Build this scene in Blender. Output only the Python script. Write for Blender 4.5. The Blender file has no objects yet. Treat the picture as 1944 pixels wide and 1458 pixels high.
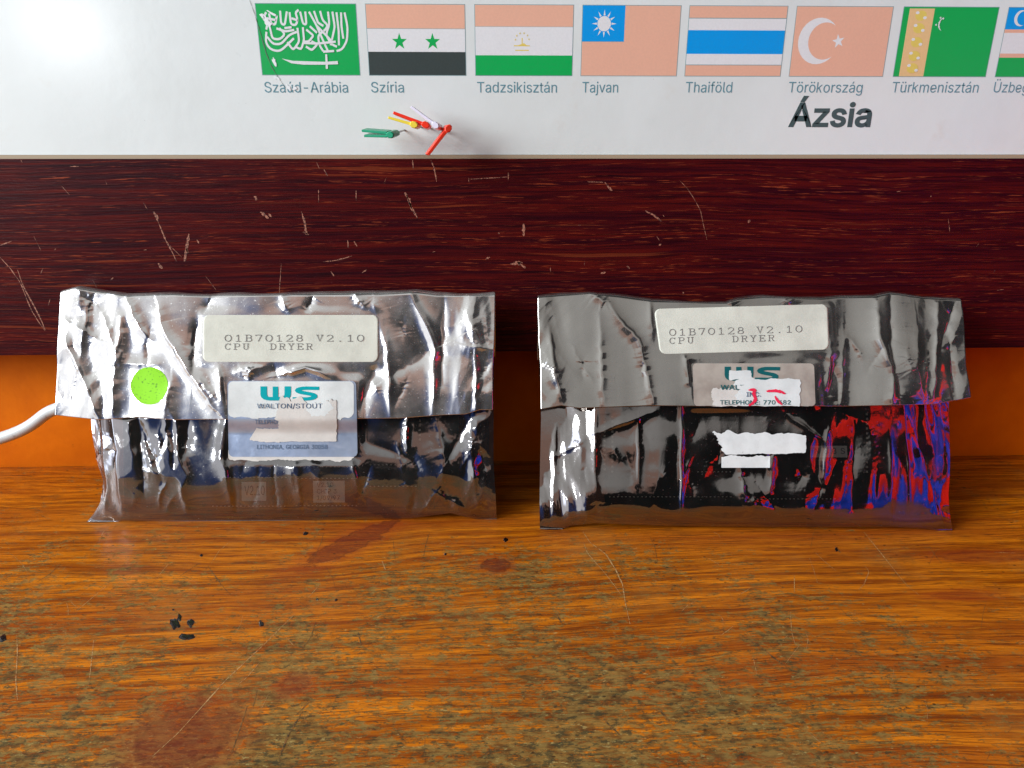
import bpy, bmesh, math, random
import numpy as np
from mathutils import Vector, Matrix
random.seed(7)
rng = np.random.default_rng(11)
D = bpy.data
scene = bpy.context.scene
COL = scene.collection

# ------------------------------------------------------------------ camera
W_PX, H_PX, F_PX = 1944.0, 1458.0, 1400.0
CAM_H = 0.191
TILT, YAW, ROLL = math.radians(19.6), math.radians(-1.65), math.radians(0.05)
cam_d = D.cameras.new('camera'); cam = D.objects.new('camera', cam_d); COL.objects.link(cam)
cam_d.sensor_width = 36.0; cam_d.lens = 36.0 * F_PX / W_PX
cam_d.clip_start = 0.005; cam_d.clip_end = 50
RM = Matrix.Rotation(YAW, 3, 'Z') @ Matrix.Rotation(math.pi/2 - TILT, 3, 'X') @ Matrix.Rotation(ROLL, 3, 'Z')
CPOS = Vector((0.0, 0.0, CAM_H))
cam.matrix_world = Matrix.Translation(CPOS) @ RM.to_4x4()
scene.camera = cam
RMn = np.array(RM); Cn = np.array(CPOS)

scene.view_settings.view_transform = 'Standard'
scene.view_settings.look = 'None'
scene.view_settings.exposure = 0.0
scene.view_settings.gamma = 1.0
scene.view_settings.use_curve_mapping = False
scene.cycles.max_bounces = 8
scene.cycles.glossy_bounces = 5
scene.cycles.transparent_max_bounces = 12
scene.cycles.caustics_reflective = False
scene.cycles.caustics_refractive = False

# ------------------------------------------------------------------ node helper
class V:
    """a socket that understands arithmetic"""
    def __init__(s, g, sock): s.g, s.s = g, sock
    def __add__(a, b): return a.g.m('ADD', a, b)
    def __radd__(a, b): return a.g.m('ADD', b, a)
    def __sub__(a, b): return a.g.m('SUBTRACT', a, b)
    def __rsub__(a, b): return a.g.m('SUBTRACT', b, a)
    def __mul__(a, b): return a.g.m('MULTIPLY', a, b)
    def __rmul__(a, b): return a.g.m('MULTIPLY', b, a)
    def __truediv__(a, b): return a.g.m('DIVIDE', a, b)
class G:
    def __init__(s, tree): s.t = tree; s.n = tree.nodes; s.l = tree.links
    def put(s, sock, v):
        if isinstance(v, V): s.l.new(v.s, sock)
        elif isinstance(v, bpy.types.NodeSocket): s.l.new(v, sock)
        else: sock.default_value = v
    def m(s, op, a, b=0.0, c=0.0, clamp=False):
        n = s.n.new('ShaderNodeMath'); n.operation = op; n.use_clamp = clamp
        s.put(n.inputs[0], a); s.put(n.inputs[1], b); s.put(n.inputs[2], c)
        return V(s, n.outputs[0])
    def ss(s, x, a, b):
        n = s.n.new('ShaderNodeMapRange'); n.interpolation_type = 'SMOOTHSTEP'
        s.put(n.inputs[0], x); n.inputs[1].default_value = a; n.inputs[2].default_value = b
        return V(s, n.outputs[0])
    def noise(s, vec, scale, detail=3, rough=.55, dist=0.0, dim='3D'):
        n = s.n.new('ShaderNodeTexNoise'); n.noise_dimensions = dim
        s.put(n.inputs['Vector'], vec); n.inputs['Scale'].default_value = scale
        n.inputs['Detail'].default_value = detail; n.inputs['Roughness'].default_value = rough
        n.inputs['Distortion'].default_value = dist
        return V(s, n.outputs['Fac'])
    def vec(s, x, y, z):
        n = s.n.new('ShaderNodeCombineXYZ'); s.put(n.inputs[0], x); s.put(n.inputs[1], y); s.put(n.inputs[2], z)
        return V(s, n.outputs[0])
    def coord(s, which='Object'):
        n = s.n.new('ShaderNodeTexCoord'); return V(s, n.outputs[which])
    def sep(s, v):
        n = s.n.new('ShaderNodeSeparateXYZ'); s.put(n.inputs[0], v); return [V(s, n.outputs[i]) for i in range(3)]
    def mix(s, f, a, b, blend='MIX'):
        n = s.n.new('ShaderNodeMix'); n.data_type = 'RGBA'; n.blend_type = blend
        s.put(n.inputs[0], f)
        for k, v in ((6, a), (7, b)):
            if isinstance(v, tuple) and len(v) == 3: v = v + (1,)
            s.put(n.inputs[k], v)
        return V(s, n.outputs[2])
    def bump(s, h, strength=.3, dist=.001):
        n = s.n.new('ShaderNodeBump'); n.inputs['Strength'].default_value = strength
        n.inputs['Distance'].default_value = dist; s.put(n.inputs['Height'], h); return V(s, n.outputs[0])
def blank(name):
    m = D.materials.new(name); m.use_nodes = True; m.node_tree.nodes.clear()
    return m, G(m.node_tree)
def principled(name, color, rough=.5, metal=0., spec=.5, coat=0., bump=None, build=None, coat_rough=.1):
    m, g = blank(name)
    p = g.n.new('ShaderNodeBsdfPrincipled'); o = g.n.new('ShaderNodeOutputMaterial')
    g.l.new(p.outputs[0], o.inputs[0])
    if build: color, r2, bump = build(g); rough = r2 if r2 is not None else rough
    if isinstance(color, tuple) and len(color) == 3: color = color + (1,)
    g.put(p.inputs['Base Color'], color); g.put(p.inputs['Roughness'], rough)
    p.inputs['Metallic'].default_value = metal; p.inputs['Specular IOR Level'].default_value = spec
    p.inputs['Coat Weight'].default_value = coat; p.inputs['Coat Roughness'].default_value = coat_rough
    if bump is not None: g.put(p.inputs['Normal'], bump)
    return m

# ------------------------------------------------------------------ world: the dim room behind the camera with its window
WORLD_STRENGTH = 1.0
world = D.worlds.new('World'); scene.world = world; world.use_nodes = True
world.node_tree.nodes.clear(); g = G(world.node_tree)
X, Y, Z = g.sep(g.coord('Generated'))
el = g.m('MULTIPLY', g.m('ARCSINE', Z), 57.2958)
az = g.m('MULTIPLY', g.m('ARCTAN2', X, g.m('MULTIPLY', Y, -1.0)), 57.2958) + 3.3
nz = g.noise(g.coord('Generated'), 3.0, 3)
el2 = el + (nz - .5) * 22.0
az2 = az + (nz - .5) * 22.0
# walls and ceiling: lighter above, brighter on the window side
col = g.mix(g.ss(az, -60., 50.), (.86, .88, .88), (.28, .265, .25))
col = g.mix(g.ss(el2, 12., 34.), g.mix(g.ss(az, -34., -4.), (1.15, 1.18, 1.26), (.02, .016, .014)), col)
# the hands and the phone of the person who looks
col = g.mix(g.ss(el2, 16., 21.) * g.ss(el2, 32., 27.) * g.ss(g.m('ABSOLUTE', az + 4.), 20., 12.), col, (.42, .26, .21))
# dark clothing
nz2 = g.noise(g.coord('Generated'), 9.0, 2)
top = el2 + (nz2 - .5)*16. - g.ss(az2, 13., 25.)*15.
dark = g.ss(top, 22., 18.5) * g.ss(g.m('ABSOLUTE', az2 - 14.), 44., 35.)
col = g.mix(dark, col, g.mix(g.ss(az2, -6., -28.), (.004, .004, .006), (.03, .085, .30)))
# beyond the reflected patch the room is dim
col = g.mix(g.m('MAXIMUM', g.ss(g.m('ABSOLUTE', az+5.), 52., 66.), g.ss(el, 50., 62.)), col, (.025, .024, .024))
# window
wi = g.ss(az, -80., -76.) * g.ss(az, -46., -50.) * g.ss(el, 2., 5.) * g.ss(el, 50., 46.)
bars = g.m('MAXIMUM', g.ss(g.m('ABSOLUTE', az + 62.), 2.2, 1.6), g.ss(g.m('ABSOLUTE', el - 30.), 1.6, 1.2))
wi = wi * (1.0 - bars * .85)
col = g.mix(wi, col, (3.4, 3.8, 4.6))
bg = g.n.new('ShaderNodeBackground'); g.put(bg.inputs[0], col); bg.inputs[1].default_value = WORLD_STRENGTH
wo = g.n.new('ShaderNodeOutputWorld'); g.l.new(bg.outputs[0], wo.inputs[0])

def area(name, loc, target, size, power, color, size_y=None):
    l = D.lights.new(name, 'AREA'); l.shape = 'RECTANGLE' if size_y else 'DISK'; l.size = size
    if size_y: l.size_y = size_y
    l.energy = power; l.color = color
    o = D.objects.new(name, l); COL.objects.link(o); o.location = loc
    o.rotation_euler = (Vector(target) - Vector(loc)).to_track_quat('-Z', 'Y').to_euler()
    return o
area('small_lamp', (-0.60, -0.43, 0.318), (-.1, 0.36, 0.18), 0.05, .46, (.92, .97, 1.0))
area('window_light', (-2.05, -0.55, 0.98), (-.05, 0.33, 0.08), 1.25, 78.0, (.94, 1.0, .99), 1.1)

# ------------------------------------------------------------------ pixel -> place
def rays(px, py):
    px = np.asarray(px, float); py = np.asarray(py, float)
    d = np.stack([px - W_PX/2, H_PX/2 - py, -F_PX*np.ones_like(px)], -1)
    return d @ RMn.T
def hit(px, py, p0, n):
    d = rays(px, py); p0 = np.asarray(p0, float); n = np.asarray(n, float)
    t = ((p0 - Cn) @ n) / (d @ n)
    return Cn + d * t[..., None]
def on_table(px, py, z=0.0): return hit(px, py, (0, 0, z), (0, 0, 1))
def on_wall(px, py, y): return hit(px, py, (0, y, 0), (0, 1, 0))

Y_BOARD, Y_POSTER, Y_WALL = .3730, .3745, .3890
Z_BOARD_BOT = float(on_wall(972, 667, Y_BOARD)[2])
Z_BOARD_TOP = float(on_wall(972, 298.0, Y_BOARD)[2])
print('board z', Z_BOARD_BOT, Z_BOARD_TOP, 'wall junction', on_table(972, 875)[1])
Y_WALL = float(on_table(972, 875)[1])

# ------------------------------------------------------------------ mesh helpers
def new_obj(name, verts, faces, mats, parent=None, smooth=False, mat_idx=None, tris=None):
    me = D.meshes.new(name)
    me.from_pydata([tuple(map(float, v)) for v in verts], [], [tuple(map(int, f)) for f in faces])
    if not isinstance(mats, (list, tuple)): mats = [mats]
    for m in mats: me.materials.append(m)
    if mat_idx is not None: me.polygons.foreach_set('material_index', list(map(int, mat_idx)))
    if smooth: me.polygons.foreach_set('use_smooth', [True]*len(me.polygons))
    me.update()
    o = D.objects.new(name, me); COL.objects.link(o)
    if parent is not None: o.parent = parent
    return o
def tag(o, label=None, cat=None, group=None, kind=None):
    if label: o['label'] = label
    if cat: o['category'] = cat
    if group: o['group'] = group
    if kind: o['kind'] = kind
    return o
def empty(name, loc):
    """Empty at the thing's base; children are built in world space, so keep it at the origin of their data"""
    o = D.objects.new(name, None); COL.objects.link(o); o.location = loc; o.empty_display_size = .01
    return o
def adopt(root):
    for c in [c for c in D.objects if c.parent == root]:
        c.matrix_parent_inverse = Matrix.Translation(root.location).inverted()
class MB:
    def __init__(s): s.v = []; s.f = []; s.i = []
    def add(s, verts, faces, mi=0):
        o = len(s.v); s.v += [tuple(map(float, v)) for v in verts]
        s.f += [tuple(int(i)+o for i in f) for f in faces]; s.i += [mi]*len(faces)
    def box(s, a, b, mi=0):
        x0, y0, z0 = a; x1, y1, z1 = b
        s.add([(x0,y0,z0),(x1,y0,z0),(x1,y1,z0),(x0,y1,z0),(x0,y0,z1),(x1,y0,z1),(x1,y1,z1),(x0,y1,z1)],
              [(0,3,2,1),(4,5,6,7),(0,1,5,4),(1,2,6,5),(2,3,7,6),(3,0,4,7)], mi)
    def build(s, name, mats, parent=None, smooth=False): return new_obj(name, s.v, s.f, mats, parent, smooth, s.i)
def grid_faces(nr, nc, flip=False):
    r, c = np.meshgrid(np.arange(nr-1), np.arange(nc-1), indexing='ij')
    a = (r*nc + c).ravel(); q = np.stack([a, a+1, a+nc+1, a+nc], -1)
    return q[:, ::-1] if flip else q
def lathe_tube(mb, pts, rads, seg=12, mi=0, cap=True):
    pts = [Vector(p) for p in pts]; base = len(mb.v); up = Vector((0.3, .2, 1))
    vs = []; fs = []
    for i, p in enumerate(pts):
        t = (pts[min(i+1, len(pts)-1)] - pts[max(i-1, 0)]).normalized()
        u = t.cross(up).normalized(); w = t.cross(u).normalized()
        for k in range(seg):
            a = 2*math.pi*k/seg; vs.append(p + (u*math.cos(a) + w*math.sin(a))*rads[i])
    for i in range(len(pts)-1):
        for k in range(seg):
            a = i*seg+k; b = i*seg+(k+1) % seg; fs.append((a, b, b+seg, a+seg))
    if cap: fs.append(tuple(range(seg))[::-1]); fs.append(tuple((len(pts)-1)*seg+k for k in range(seg)))
    mb.add(vs, fs, mi)

# value noise in numpy
_perm = rng.random((256, 256))
def vnoise(x, y, seed=0):
    x = np.asarray(x, float) + seed*17.31; y = np.asarray(y, float) + seed*9.17
    xi = np.floor(x).astype(int); yi = np.floor(y).astype(int); fx = x-xi; fy = y-yi
    fx = fx*fx*fx*(fx*(fx*6-15)+10); fy = fy*fy*fy*(fy*(fy*6-15)+10)
    g_ = lambda i, j: _perm[i % 256, j % 256]
    return ((g_(xi,yi)*(1-fx)+g_(xi+1,yi)*fx)*(1-fy) + (g_(xi,yi+1)*(1-fx)+g_(xi+1,yi+1)*fx)*fy)*2-1
def sstep(x, a, b):
    t = np.clip((x-a)/(b-a), 0, 1); return t*t*(3-2*t)
def resample(pts, n):
    p = np.array(pts, float); d = np.r_[0, np.cumsum(np.hypot(*np.diff(p, axis=0).T))]
    s = np.linspace(0, d[-1], n); return np.stack([np.interp(s, d, p[:, 0]), np.interp(s, d, p[:, 1])], -1)
def at_frac(pts, t):
    p = np.array(pts, float); d = np.r_[0, np.cumsum(np.hypot(*np.diff(p, axis=0).T))]; d /= d[-1]
    return np.stack([np.interp(t, d, p[:, 0]), np.interp(t, d, p[:, 1])], -1)

SANS = {  # outline of a plain sans serif letter: advance, points, triangles (1/1000 em)
 '(': (273, "89 207 92 264 101 324 114 384 132 441 153 494 177 539 236 539 212 485 191 428 174 370 161 313 154 258 151 207 154 161 160 115 172 67 188 16 209 -38 236 -96 177 -96 139 -21 111 55 95 131", "5 7 6 5 8 7 4 8 5 4 9 8 3 9 4 3 10 9 2 10 3 2 11 10 1 11 2 1 12 11 0 12 1 0 13 12 23 13 0 23 14 13 23 15 14 22 15 23 22 16 15 22 17 16 21 17 22 21 18 17 20 18 21 20 19 18"),
 ')': (273, "37 -96 64 -37 86 18 102 69 113 116 120 162 122 207 119 258 112 313 99 370 82 428 62 485 37 539 97 539 121 494 142 441 159 384 173 323 181 264 184 207 178 130 161 53 134 -22 97 -96", "11 13 12 11 14 13 11 15 14 10 15 11 10 16 15 9 16 10 9 17 16 8 17 9 8 18 17 7 18 8 7 19 18 6 19 7 5 19 6 5 20 19 4 20 5 4 21 20 3 21 4 2 21 3 2 22 21 1 22 2 1 23 22 0 23 1"),
 ',': (188, "38 -119 68 71 137 71 84 -119", "0 2 1 0 3 2"),
 '-': (453, "337 244 337 188 114 188 114 244", "2 0 3 2 1 0"),
 '.': (188, "95 -4 78 -1 63 9 53 24 50 41 53 59 63 73 78 83 95 87 113 83 128 73 138 59 141 41 138 24 128 9 113 -1", "7 9 8 6 9 7 6 10 9 5 10 6 5 11 10 4 11 5 4 12 11 3 12 4 3 13 12 2 13 3 2 14 13 1 14 2 1 15 14 0 15 1"),
 '/': (249, "235 533 71 -76 14 -76 178 533", "2 0 3 2 1 0"),
 '0': (453, "227 -7 174 1 130 24 95 62 69 113 53 178 48 254 53 330 69 395 95 447 130 484 174 508 227 516 279 508 323 484 358 447 384 395 400 330 405 254 400 178 384 113 359 62 323 24 279 1 227 50 261 56 290 74 313 103 330 144 340 194 344 254 340 314 330 365 313 405 290 435 261 453 227 460 192 453 163 435 140 405 123 365 113 314 109 254 113 194 123 144 140 103 163 74 192 56", "11 13 12 10 13 11 10 14 13 9 14 10 9 36 14 36 15 14 9 37 36 35 15 36 9 38 37 34 15 35 8 38 9 34 16 15 8 39 38 33 16 34 8 40 39 32 16 33 7 40 8 32 17 16 7 41 40 31 17 32 6 41 7 31 18 17 6 42 41 30 18 31 5 42 6 5 43 42 29 18 30 29 19 18 5 44 43 28 19 29 4 44 5 28 20 19 4 45 44 27 20 28 3 45 4 27 21 20 3 46 45 26 21 27 3 47 46 25 21 26 2 47 3 25 22 21 2 24 47 24 22 25 2 22 24 1 22 2 1 23 22 1 0 23"),
 '1': (453, "76 0 76 55 391 55 391 0 276 509 276 0 212 0 212 448 209 448 86 358 86 427 198 509", "10 4 11 10 8 4 8 7 4 7 5 4 10 9 8 6 5 7 0 2 1 0 3 2"),
 '2': (453, "64 0 64 47 234 229 261 257 282 282 299 305 311 327 318 348 320 371 317 397 308 419 293 436 273 449 250 457 224 460 196 457 172 447 153 433 139 413 130 390 127 362 66 362 71 405 86 442 111 473 143 496 182 511 225 516 268 511 306 497 337 474 361 445 376 411 381 372 378 345 371 318 357 290 336 259 306 223 267 180 153 60 153 57 389 57 389 0", "26 28 27 26 29 28 25 29 26 25 30 29 24 30 25 24 31 30 23 15 24 15 14 24 14 13 24 13 31 24 12 31 13 23 16 15 11 31 12 23 17 16 11 32 31 22 17 23 10 32 11 22 18 17 9 32 10 22 19 18 9 33 32 21 19 22 8 33 9 21 20 19 8 34 33 7 34 8 6 34 7 6 35 34 5 35 6 5 36 35 4 36 5 4 37 36 3 37 4 3 38 37 2 38 3 1 38 2 1 39 38 1 40 39 1 41 40 1 42 41 1 43 42 0 43 1"),
 '3': (453, "218 -7 173 -3 133 10 98 30 70 57 52 91 44 132 109 132 115 107 126 87 144 71 165 59 191 52 219 50 248 53 275 61 297 74 315 93 325 116 329 145 326 172 316 196 299 217 275 234 242 244 201 248 157 248 157 299 288 448 288 452 70 452 70 509 372 509 372 461 211 278 211 289 264 288 308 276 344 253 371 222 387 186 393 145 387 103 370 66 344 36 309 12 266 -2", "30 32 31 30 33 32 30 29 33 29 28 33 28 34 33 27 35 28 35 34 28 26 35 27 26 36 35 26 37 36 26 38 37 26 25 38 25 24 38 24 39 38 23 39 24 22 39 23 22 40 39 21 40 22 20 40 21 20 41 40 19 41 20 18 41 19 18 42 41 5 7 6 5 8 7 17 42 18 5 9 8 17 43 42 16 43 17 4 9 5 4 10 9 15 43 16 4 11 10 15 44 43 14 44 15 4 12 11 3 12 4 13 44 14 3 13 12 3 44 13 3 45 44 2 45 3 2 46 45 1 46 2 1 0 46"),
 '4': (453, "40 105 40 158 247 509 311 509 109 166 109 163 413 163 413 105 282 0 282 121 282 146 282 318 343 318 343 0", "1 3 2 1 4 3 10 12 11 10 13 12 1 5 4 1 6 5 1 10 6 10 7 6 0 10 1 0 9 10 13 7 10 0 8 9 8 7 0 8 13 7"),
 '5': (453, "221 -7 178 -2 140 11 108 32 83 60 66 93 60 130 122 130 127 108 138 89 154 73 173 60 196 52 221 50 250 53 276 64 298 82 314 104 324 131 328 162 324 193 314 221 297 244 275 262 248 273 218 277 192 275 167 268 145 258 128 246 67 253 96 509 366 509 366 452 151 452 134 301 136 301 155 315 178 325 203 331 229 334 263 330 294 321 321 306 345 285 364 260 379 231 388 199 391 163 385 117 369 76 343 41 309 15 268 -1", "30 34 31 34 32 31 34 33 32 30 35 34 39 41 40 38 41 39 38 42 41 37 42 38 37 43 42 36 43 37 36 44 43 30 36 35 30 26 36 26 25 36 25 44 36 25 45 44 24 45 25 30 27 26 23 45 24 30 28 27 22 45 23 22 46 45 30 29 28 21 46 22 21 47 46 20 47 21 20 48 47 19 48 20 19 49 48 18 49 19 17 49 18 5 7 6 5 8 7 17 50 49 5 9 8 16 50 17 4 9 5 4 10 9 15 50 16 15 51 50 4 11 10 14 51 15 4 12 11 3 12 4 13 51 14 3 13 12 3 51 13 3 52 51 2 52 3 2 53 52 1 53 2 1 0 53"),
 '6': (453, "226 -7 182 -1 142 15 109 40 84 74 69 115 64 162 68 199 80 239 102 285 137 340 252 509 322 509 151 261 145 261 154 275 165 288 179 299 196 307 214 312 235 314 278 309 316 295 346 271 370 240 384 201 389 157 384 112 368 73 343 39 310 14 271 -2 226 48 254 52 279 63 299 79 314 101 324 128 327 157 324 187 314 213 299 235 279 251 254 262 226 265 198 262 174 252 153 235 138 214 128 188 125 158 128 128 138 102 153 79 174 63 198 52", "10 12 11 10 16 12 16 13 12 9 16 10 19 21 20 18 21 19 18 22 21 17 22 18 16 22 17 16 23 22 9 15 16 13 44 16 44 23 16 8 15 9 8 14 15 44 43 23 43 24 23 13 45 44 13 46 45 42 24 43 8 13 14 8 46 13 8 47 46 41 24 42 41 25 24 7 47 8 7 48 47 40 25 41 7 49 48 39 25 40 39 26 25 6 49 7 6 50 49 38 26 39 5 50 6 5 51 50 37 26 38 37 27 26 5 52 51 36 27 37 4 52 5 36 28 27 4 53 52 35 28 36 4 54 53 34 28 35 3 54 4 34 29 28 3 55 54 33 29 34 3 32 55 32 29 33 3 29 32 2 29 3 2 30 29 1 30 2 1 31 30 0 31 1"),
 '7': (453, "97 0 323 448 323 452 62 452 62 509 391 509 391 449 165 0", "3 5 4 3 2 5 2 6 5 1 6 2 1 7 6 0 7 1"),
 '8': (453, "226 -7 178 -2 136 11 101 33 74 62 57 96 52 135 55 166 65 195 81 220 101 241 125 256 153 265 153 267 119 282 93 308 76 342 70 380 75 417 90 450 114 477 146 498 184 511 226 516 269 511 306 498 337 477 361 450 377 417 382 380 376 342 359 308 333 282 300 267 300 265 327 256 351 241 372 220 387 195 397 166 401 135 395 96 378 62 352 33 317 11 275 -2 226 49 258 52 285 60 307 74 323 91 333 113 337 139 333 165 322 189 305 208 283 223 256 232 226 235 196 232 169 223 147 208 130 189 119 165 115 139 119 113 129 91 145 74 167 60 195 52 226 290 252 292 274 300 293 313 307 330 316 351 319 376 316 399 308 420 294 437 275 449 252 457 226 460 200 457 177 449 159 437 145 420 136 399 133 376 136 351 145 330 159 313 178 300 201 292", "22 24 23 21 24 22 21 25 24 20 25 21 20 26 25 19 26 20 19 82 26 82 27 26 19 83 82 81 27 82 19 84 83 80 27 81 18 84 19 80 28 27 18 85 84 79 28 80 18 86 85 78 28 79 18 87 86 77 28 78 17 87 18 77 29 28 17 88 87 76 29 77 16 88 17 76 30 29 16 89 88 75 30 76 16 90 89 74 30 75 74 31 30 15 90 16 15 91 90 73 31 74 15 92 91 72 31 73 72 32 31 14 92 15 14 93 92 71 32 72 14 70 93 70 32 71 14 32 70 14 33 32 13 33 14 12 33 13 12 34 33 11 34 12 11 35 34 10 35 11 10 36 35 9 58 10 58 36 10 58 37 36 9 59 58 57 37 58 9 60 59 56 37 57 9 61 60 55 37 56 8 61 9 55 38 37 8 62 61 54 38 55 7 62 8 54 39 38 7 63 62 53 39 54 6 63 7 53 40 39 6 64 63 52 40 53 6 65 64 51 40 52 5 65 6 51 41 40 5 66 65 50 41 51 4 66 5 50 42 41 4 67 66 49 42 50 4 68 67 48 42 49 3 68 4 48 43 42 3 69 68 47 43 48 3 46 69 46 43 47 3 43 46 2 43 3 2 44 43 1 44 2 1 45 44 0 45 1"),
 '9': (453, "226 516 271 510 310 494 343 468 368 434 384 393 389 347 385 309 373 270 350 224 315 168 200 0 130 0 301 248 307 248 299 234 287 221 273 210 257 202 238 196 218 195 175 199 137 214 106 237 83 269 68 307 64 352 69 397 85 436 110 469 143 494 182 510 226 460 199 457 174 446 154 429 138 407 129 381 125 352 129 322 138 295 154 274 174 257 199 247 226 243 254 247 279 257 299 273 314 295 324 321 327 350 324 381 314 407 299 429 279 446 254 457", "31 1 0 30 1 31 30 2 1 29 2 30 29 3 2 28 33 29 33 32 29 32 3 29 32 55 3 55 4 3 28 34 33 54 4 55 28 35 34 53 4 54 27 35 28 53 5 4 27 36 35 52 5 53 27 37 36 51 5 52 26 37 27 51 6 5 26 38 37 50 6 51 25 38 26 25 39 38 49 6 50 49 7 6 25 40 39 48 7 49 48 8 7 24 40 25 24 41 40 47 8 48 24 42 41 46 8 47 46 14 8 14 9 8 23 42 24 23 43 42 45 13 46 13 14 46 45 17 13 17 12 13 15 9 14 23 44 43 44 17 45 23 17 44 22 17 23 16 9 15 16 10 9 17 10 16 21 17 22 21 18 17 12 10 17 21 19 18 20 19 21 12 11 10"),
 ':': (188, "95 271 78 274 63 284 53 299 50 316 53 334 63 349 78 359 95 362 113 359 128 349 138 334 141 316 138 299 128 284 113 274 95 -4 78 -1 63 9 53 24 50 41 53 59 63 73 78 83 95 87 113 83 128 73 138 59 141 41 138 24 128 9 113 -1", "23 25 24 22 25 23 22 26 25 21 26 22 21 27 26 20 27 21 20 28 27 19 28 20 19 29 28 18 29 19 18 30 29 17 30 18 17 31 30 16 31 17 7 9 8 6 9 7 6 10 9 5 10 6 5 11 10 4 11 5 4 12 11 3 12 4 3 13 12 2 13 3 2 14 13 1 14 2 1 15 14 0 15 1"),
 'A': (480, "16 0 201 509 276 509 463 0 395 0 287 302 276 334 264 372 250 420 232 478 245 478 228 419 213 371 201 333 191 302 85 0 110 142 110 199 370 199 370 142", "0 9 1 9 2 1 9 10 2 10 3 2 0 17 9 17 11 9 11 8 9 11 8 10 8 18 10 18 3 10 7 18 8 17 12 11 6 18 7 17 13 12 5 18 6 17 14 13 17 16 14 16 15 14 4 19 5 19 18 5 0 16 17 16 18 17 16 19 18 19 3 18 0 15 16 4 3 19"),
 'C': (510, "267 -7 205 1 150 25 104 63 70 115 48 179 40 254 48 329 70 393 104 445 150 484 205 508 267 516 305 513 340 504 373 490 402 471 427 447 448 418 463 385 473 348 408 348 401 373 389 395 375 413 357 428 337 440 315 449 292 454 267 456 223 450 184 432 150 403 125 364 109 314 103 254 109 194 125 145 151 105 184 76 223 59 267 53 292 55 315 60 337 69 357 81 375 96 389 114 401 136 408 160 473 160 463 124 448 91 428 62 402 38 373 19 341 5 305 -4", "11 13 12 11 14 13 10 14 11 10 15 14 10 16 15 9 16 10 9 29 16 29 17 16 9 30 29 28 17 29 27 17 28 9 31 30 26 17 27 26 18 17 8 31 9 25 18 26 8 32 31 24 18 25 24 19 18 23 19 24 8 33 32 22 19 23 7 33 8 22 20 19 21 20 22 7 34 33 6 34 7 6 35 34 5 35 6 5 36 35 5 37 36 4 37 5 48 50 49 48 51 50 4 38 37 47 51 48 47 52 51 3 38 4 46 52 47 3 39 38 45 52 46 45 53 52 44 53 45 3 40 39 43 53 44 2 40 3 43 54 53 42 54 43 2 41 40 41 54 42 2 54 41 2 55 54 1 55 2 1 56 55 1 57 56 0 57 1"),
 'D': (502, "219 0 96 0 96 57 215 57 272 63 318 81 354 110 379 149 394 198 399 255 394 312 379 361 354 399 320 428 275 446 221 452 93 452 93 509 225 509 294 501 353 478 399 441 433 391 455 329 462 255 455 181 433 119 398 68 351 31 291 8 125 509 125 0 60 0 60 509", "32 17 33 17 30 33 32 16 17 30 18 17 31 18 30 31 15 18 15 19 18 15 20 19 15 21 20 32 15 16 32 2 15 2 31 15 31 14 15 31 13 14 31 12 13 31 11 12 31 10 11 31 9 10 31 8 9 31 3 8 3 7 8 3 6 7 3 5 6 3 4 5 32 1 2 31 3 2"),
 'E': (419, "60 0 60 509 372 509 372 452 125 452 125 286 355 286 355 229 125 229 125 57 375 57 375 0", "0 4 1 4 2 1 4 3 2 0 5 4 0 8 5 8 6 5 8 7 6 0 9 8 0 10 9 0 11 10"),
 'G': (520, "269 -7 205 1 149 25 104 64 69 116 47 179 40 254 47 329 69 393 103 445 149 484 203 508 265 516 304 513 340 504 374 489 403 469 429 445 449 416 465 384 474 349 408 349 399 372 387 393 373 411 356 427 337 439 315 448 291 454 265 456 222 450 183 432 150 404 125 364 109 314 103 254 109 194 125 145 151 105 184 76 224 59 269 53 309 57 345 71 374 93 396 123 410 160 415 202 434 199 283 199 283 256 478 256 478 200 471 141 451 91 419 50 377 19 326 0", "11 13 12 11 14 13 10 14 11 10 15 14 10 16 15 9 16 10 9 29 16 29 17 16 9 30 29 28 17 29 27 17 28 9 31 30 26 17 27 8 31 9 26 18 17 25 18 26 8 32 31 24 18 25 24 19 18 23 19 24 8 33 32 7 33 8 22 19 23 22 20 19 21 20 22 7 34 33 6 34 7 6 35 34 49 51 50 49 47 51 47 52 51 5 35 6 5 36 35 49 46 47 48 52 47 48 53 52 46 48 49 46 53 48 5 37 36 4 37 5 45 53 46 4 38 37 45 54 53 44 54 45 3 38 4 3 39 38 43 54 44 43 55 54 3 40 39 42 55 43 2 40 3 2 41 40 41 55 42 2 55 41 2 56 55 1 56 2 1 57 56 0 57 1"),
 'H': (517, "60 0 60 509 125 509 125 289 392 289 392 509 457 509 457 0 392 0 392 232 125 232 125 0", "0 2 1 0 3 2 4 6 5 4 7 6 0 10 3 10 4 3 10 9 4 9 7 4 0 11 10 8 7 9"),
 'I': (300, "31 0 31 57 118 57 118 452 31 452 31 509 269 509 269 452 183 452 183 57 269 57 269 0", "4 6 5 4 7 6 3 7 4 2 8 3 8 7 3 2 9 8 0 2 1 0 9 2 0 10 9 0 11 10"),
 'L': (393, "60 0 60 509 125 509 125 57 361 57 361 0", "0 2 1 0 3 2 0 4 3 0 5 4"),
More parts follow.
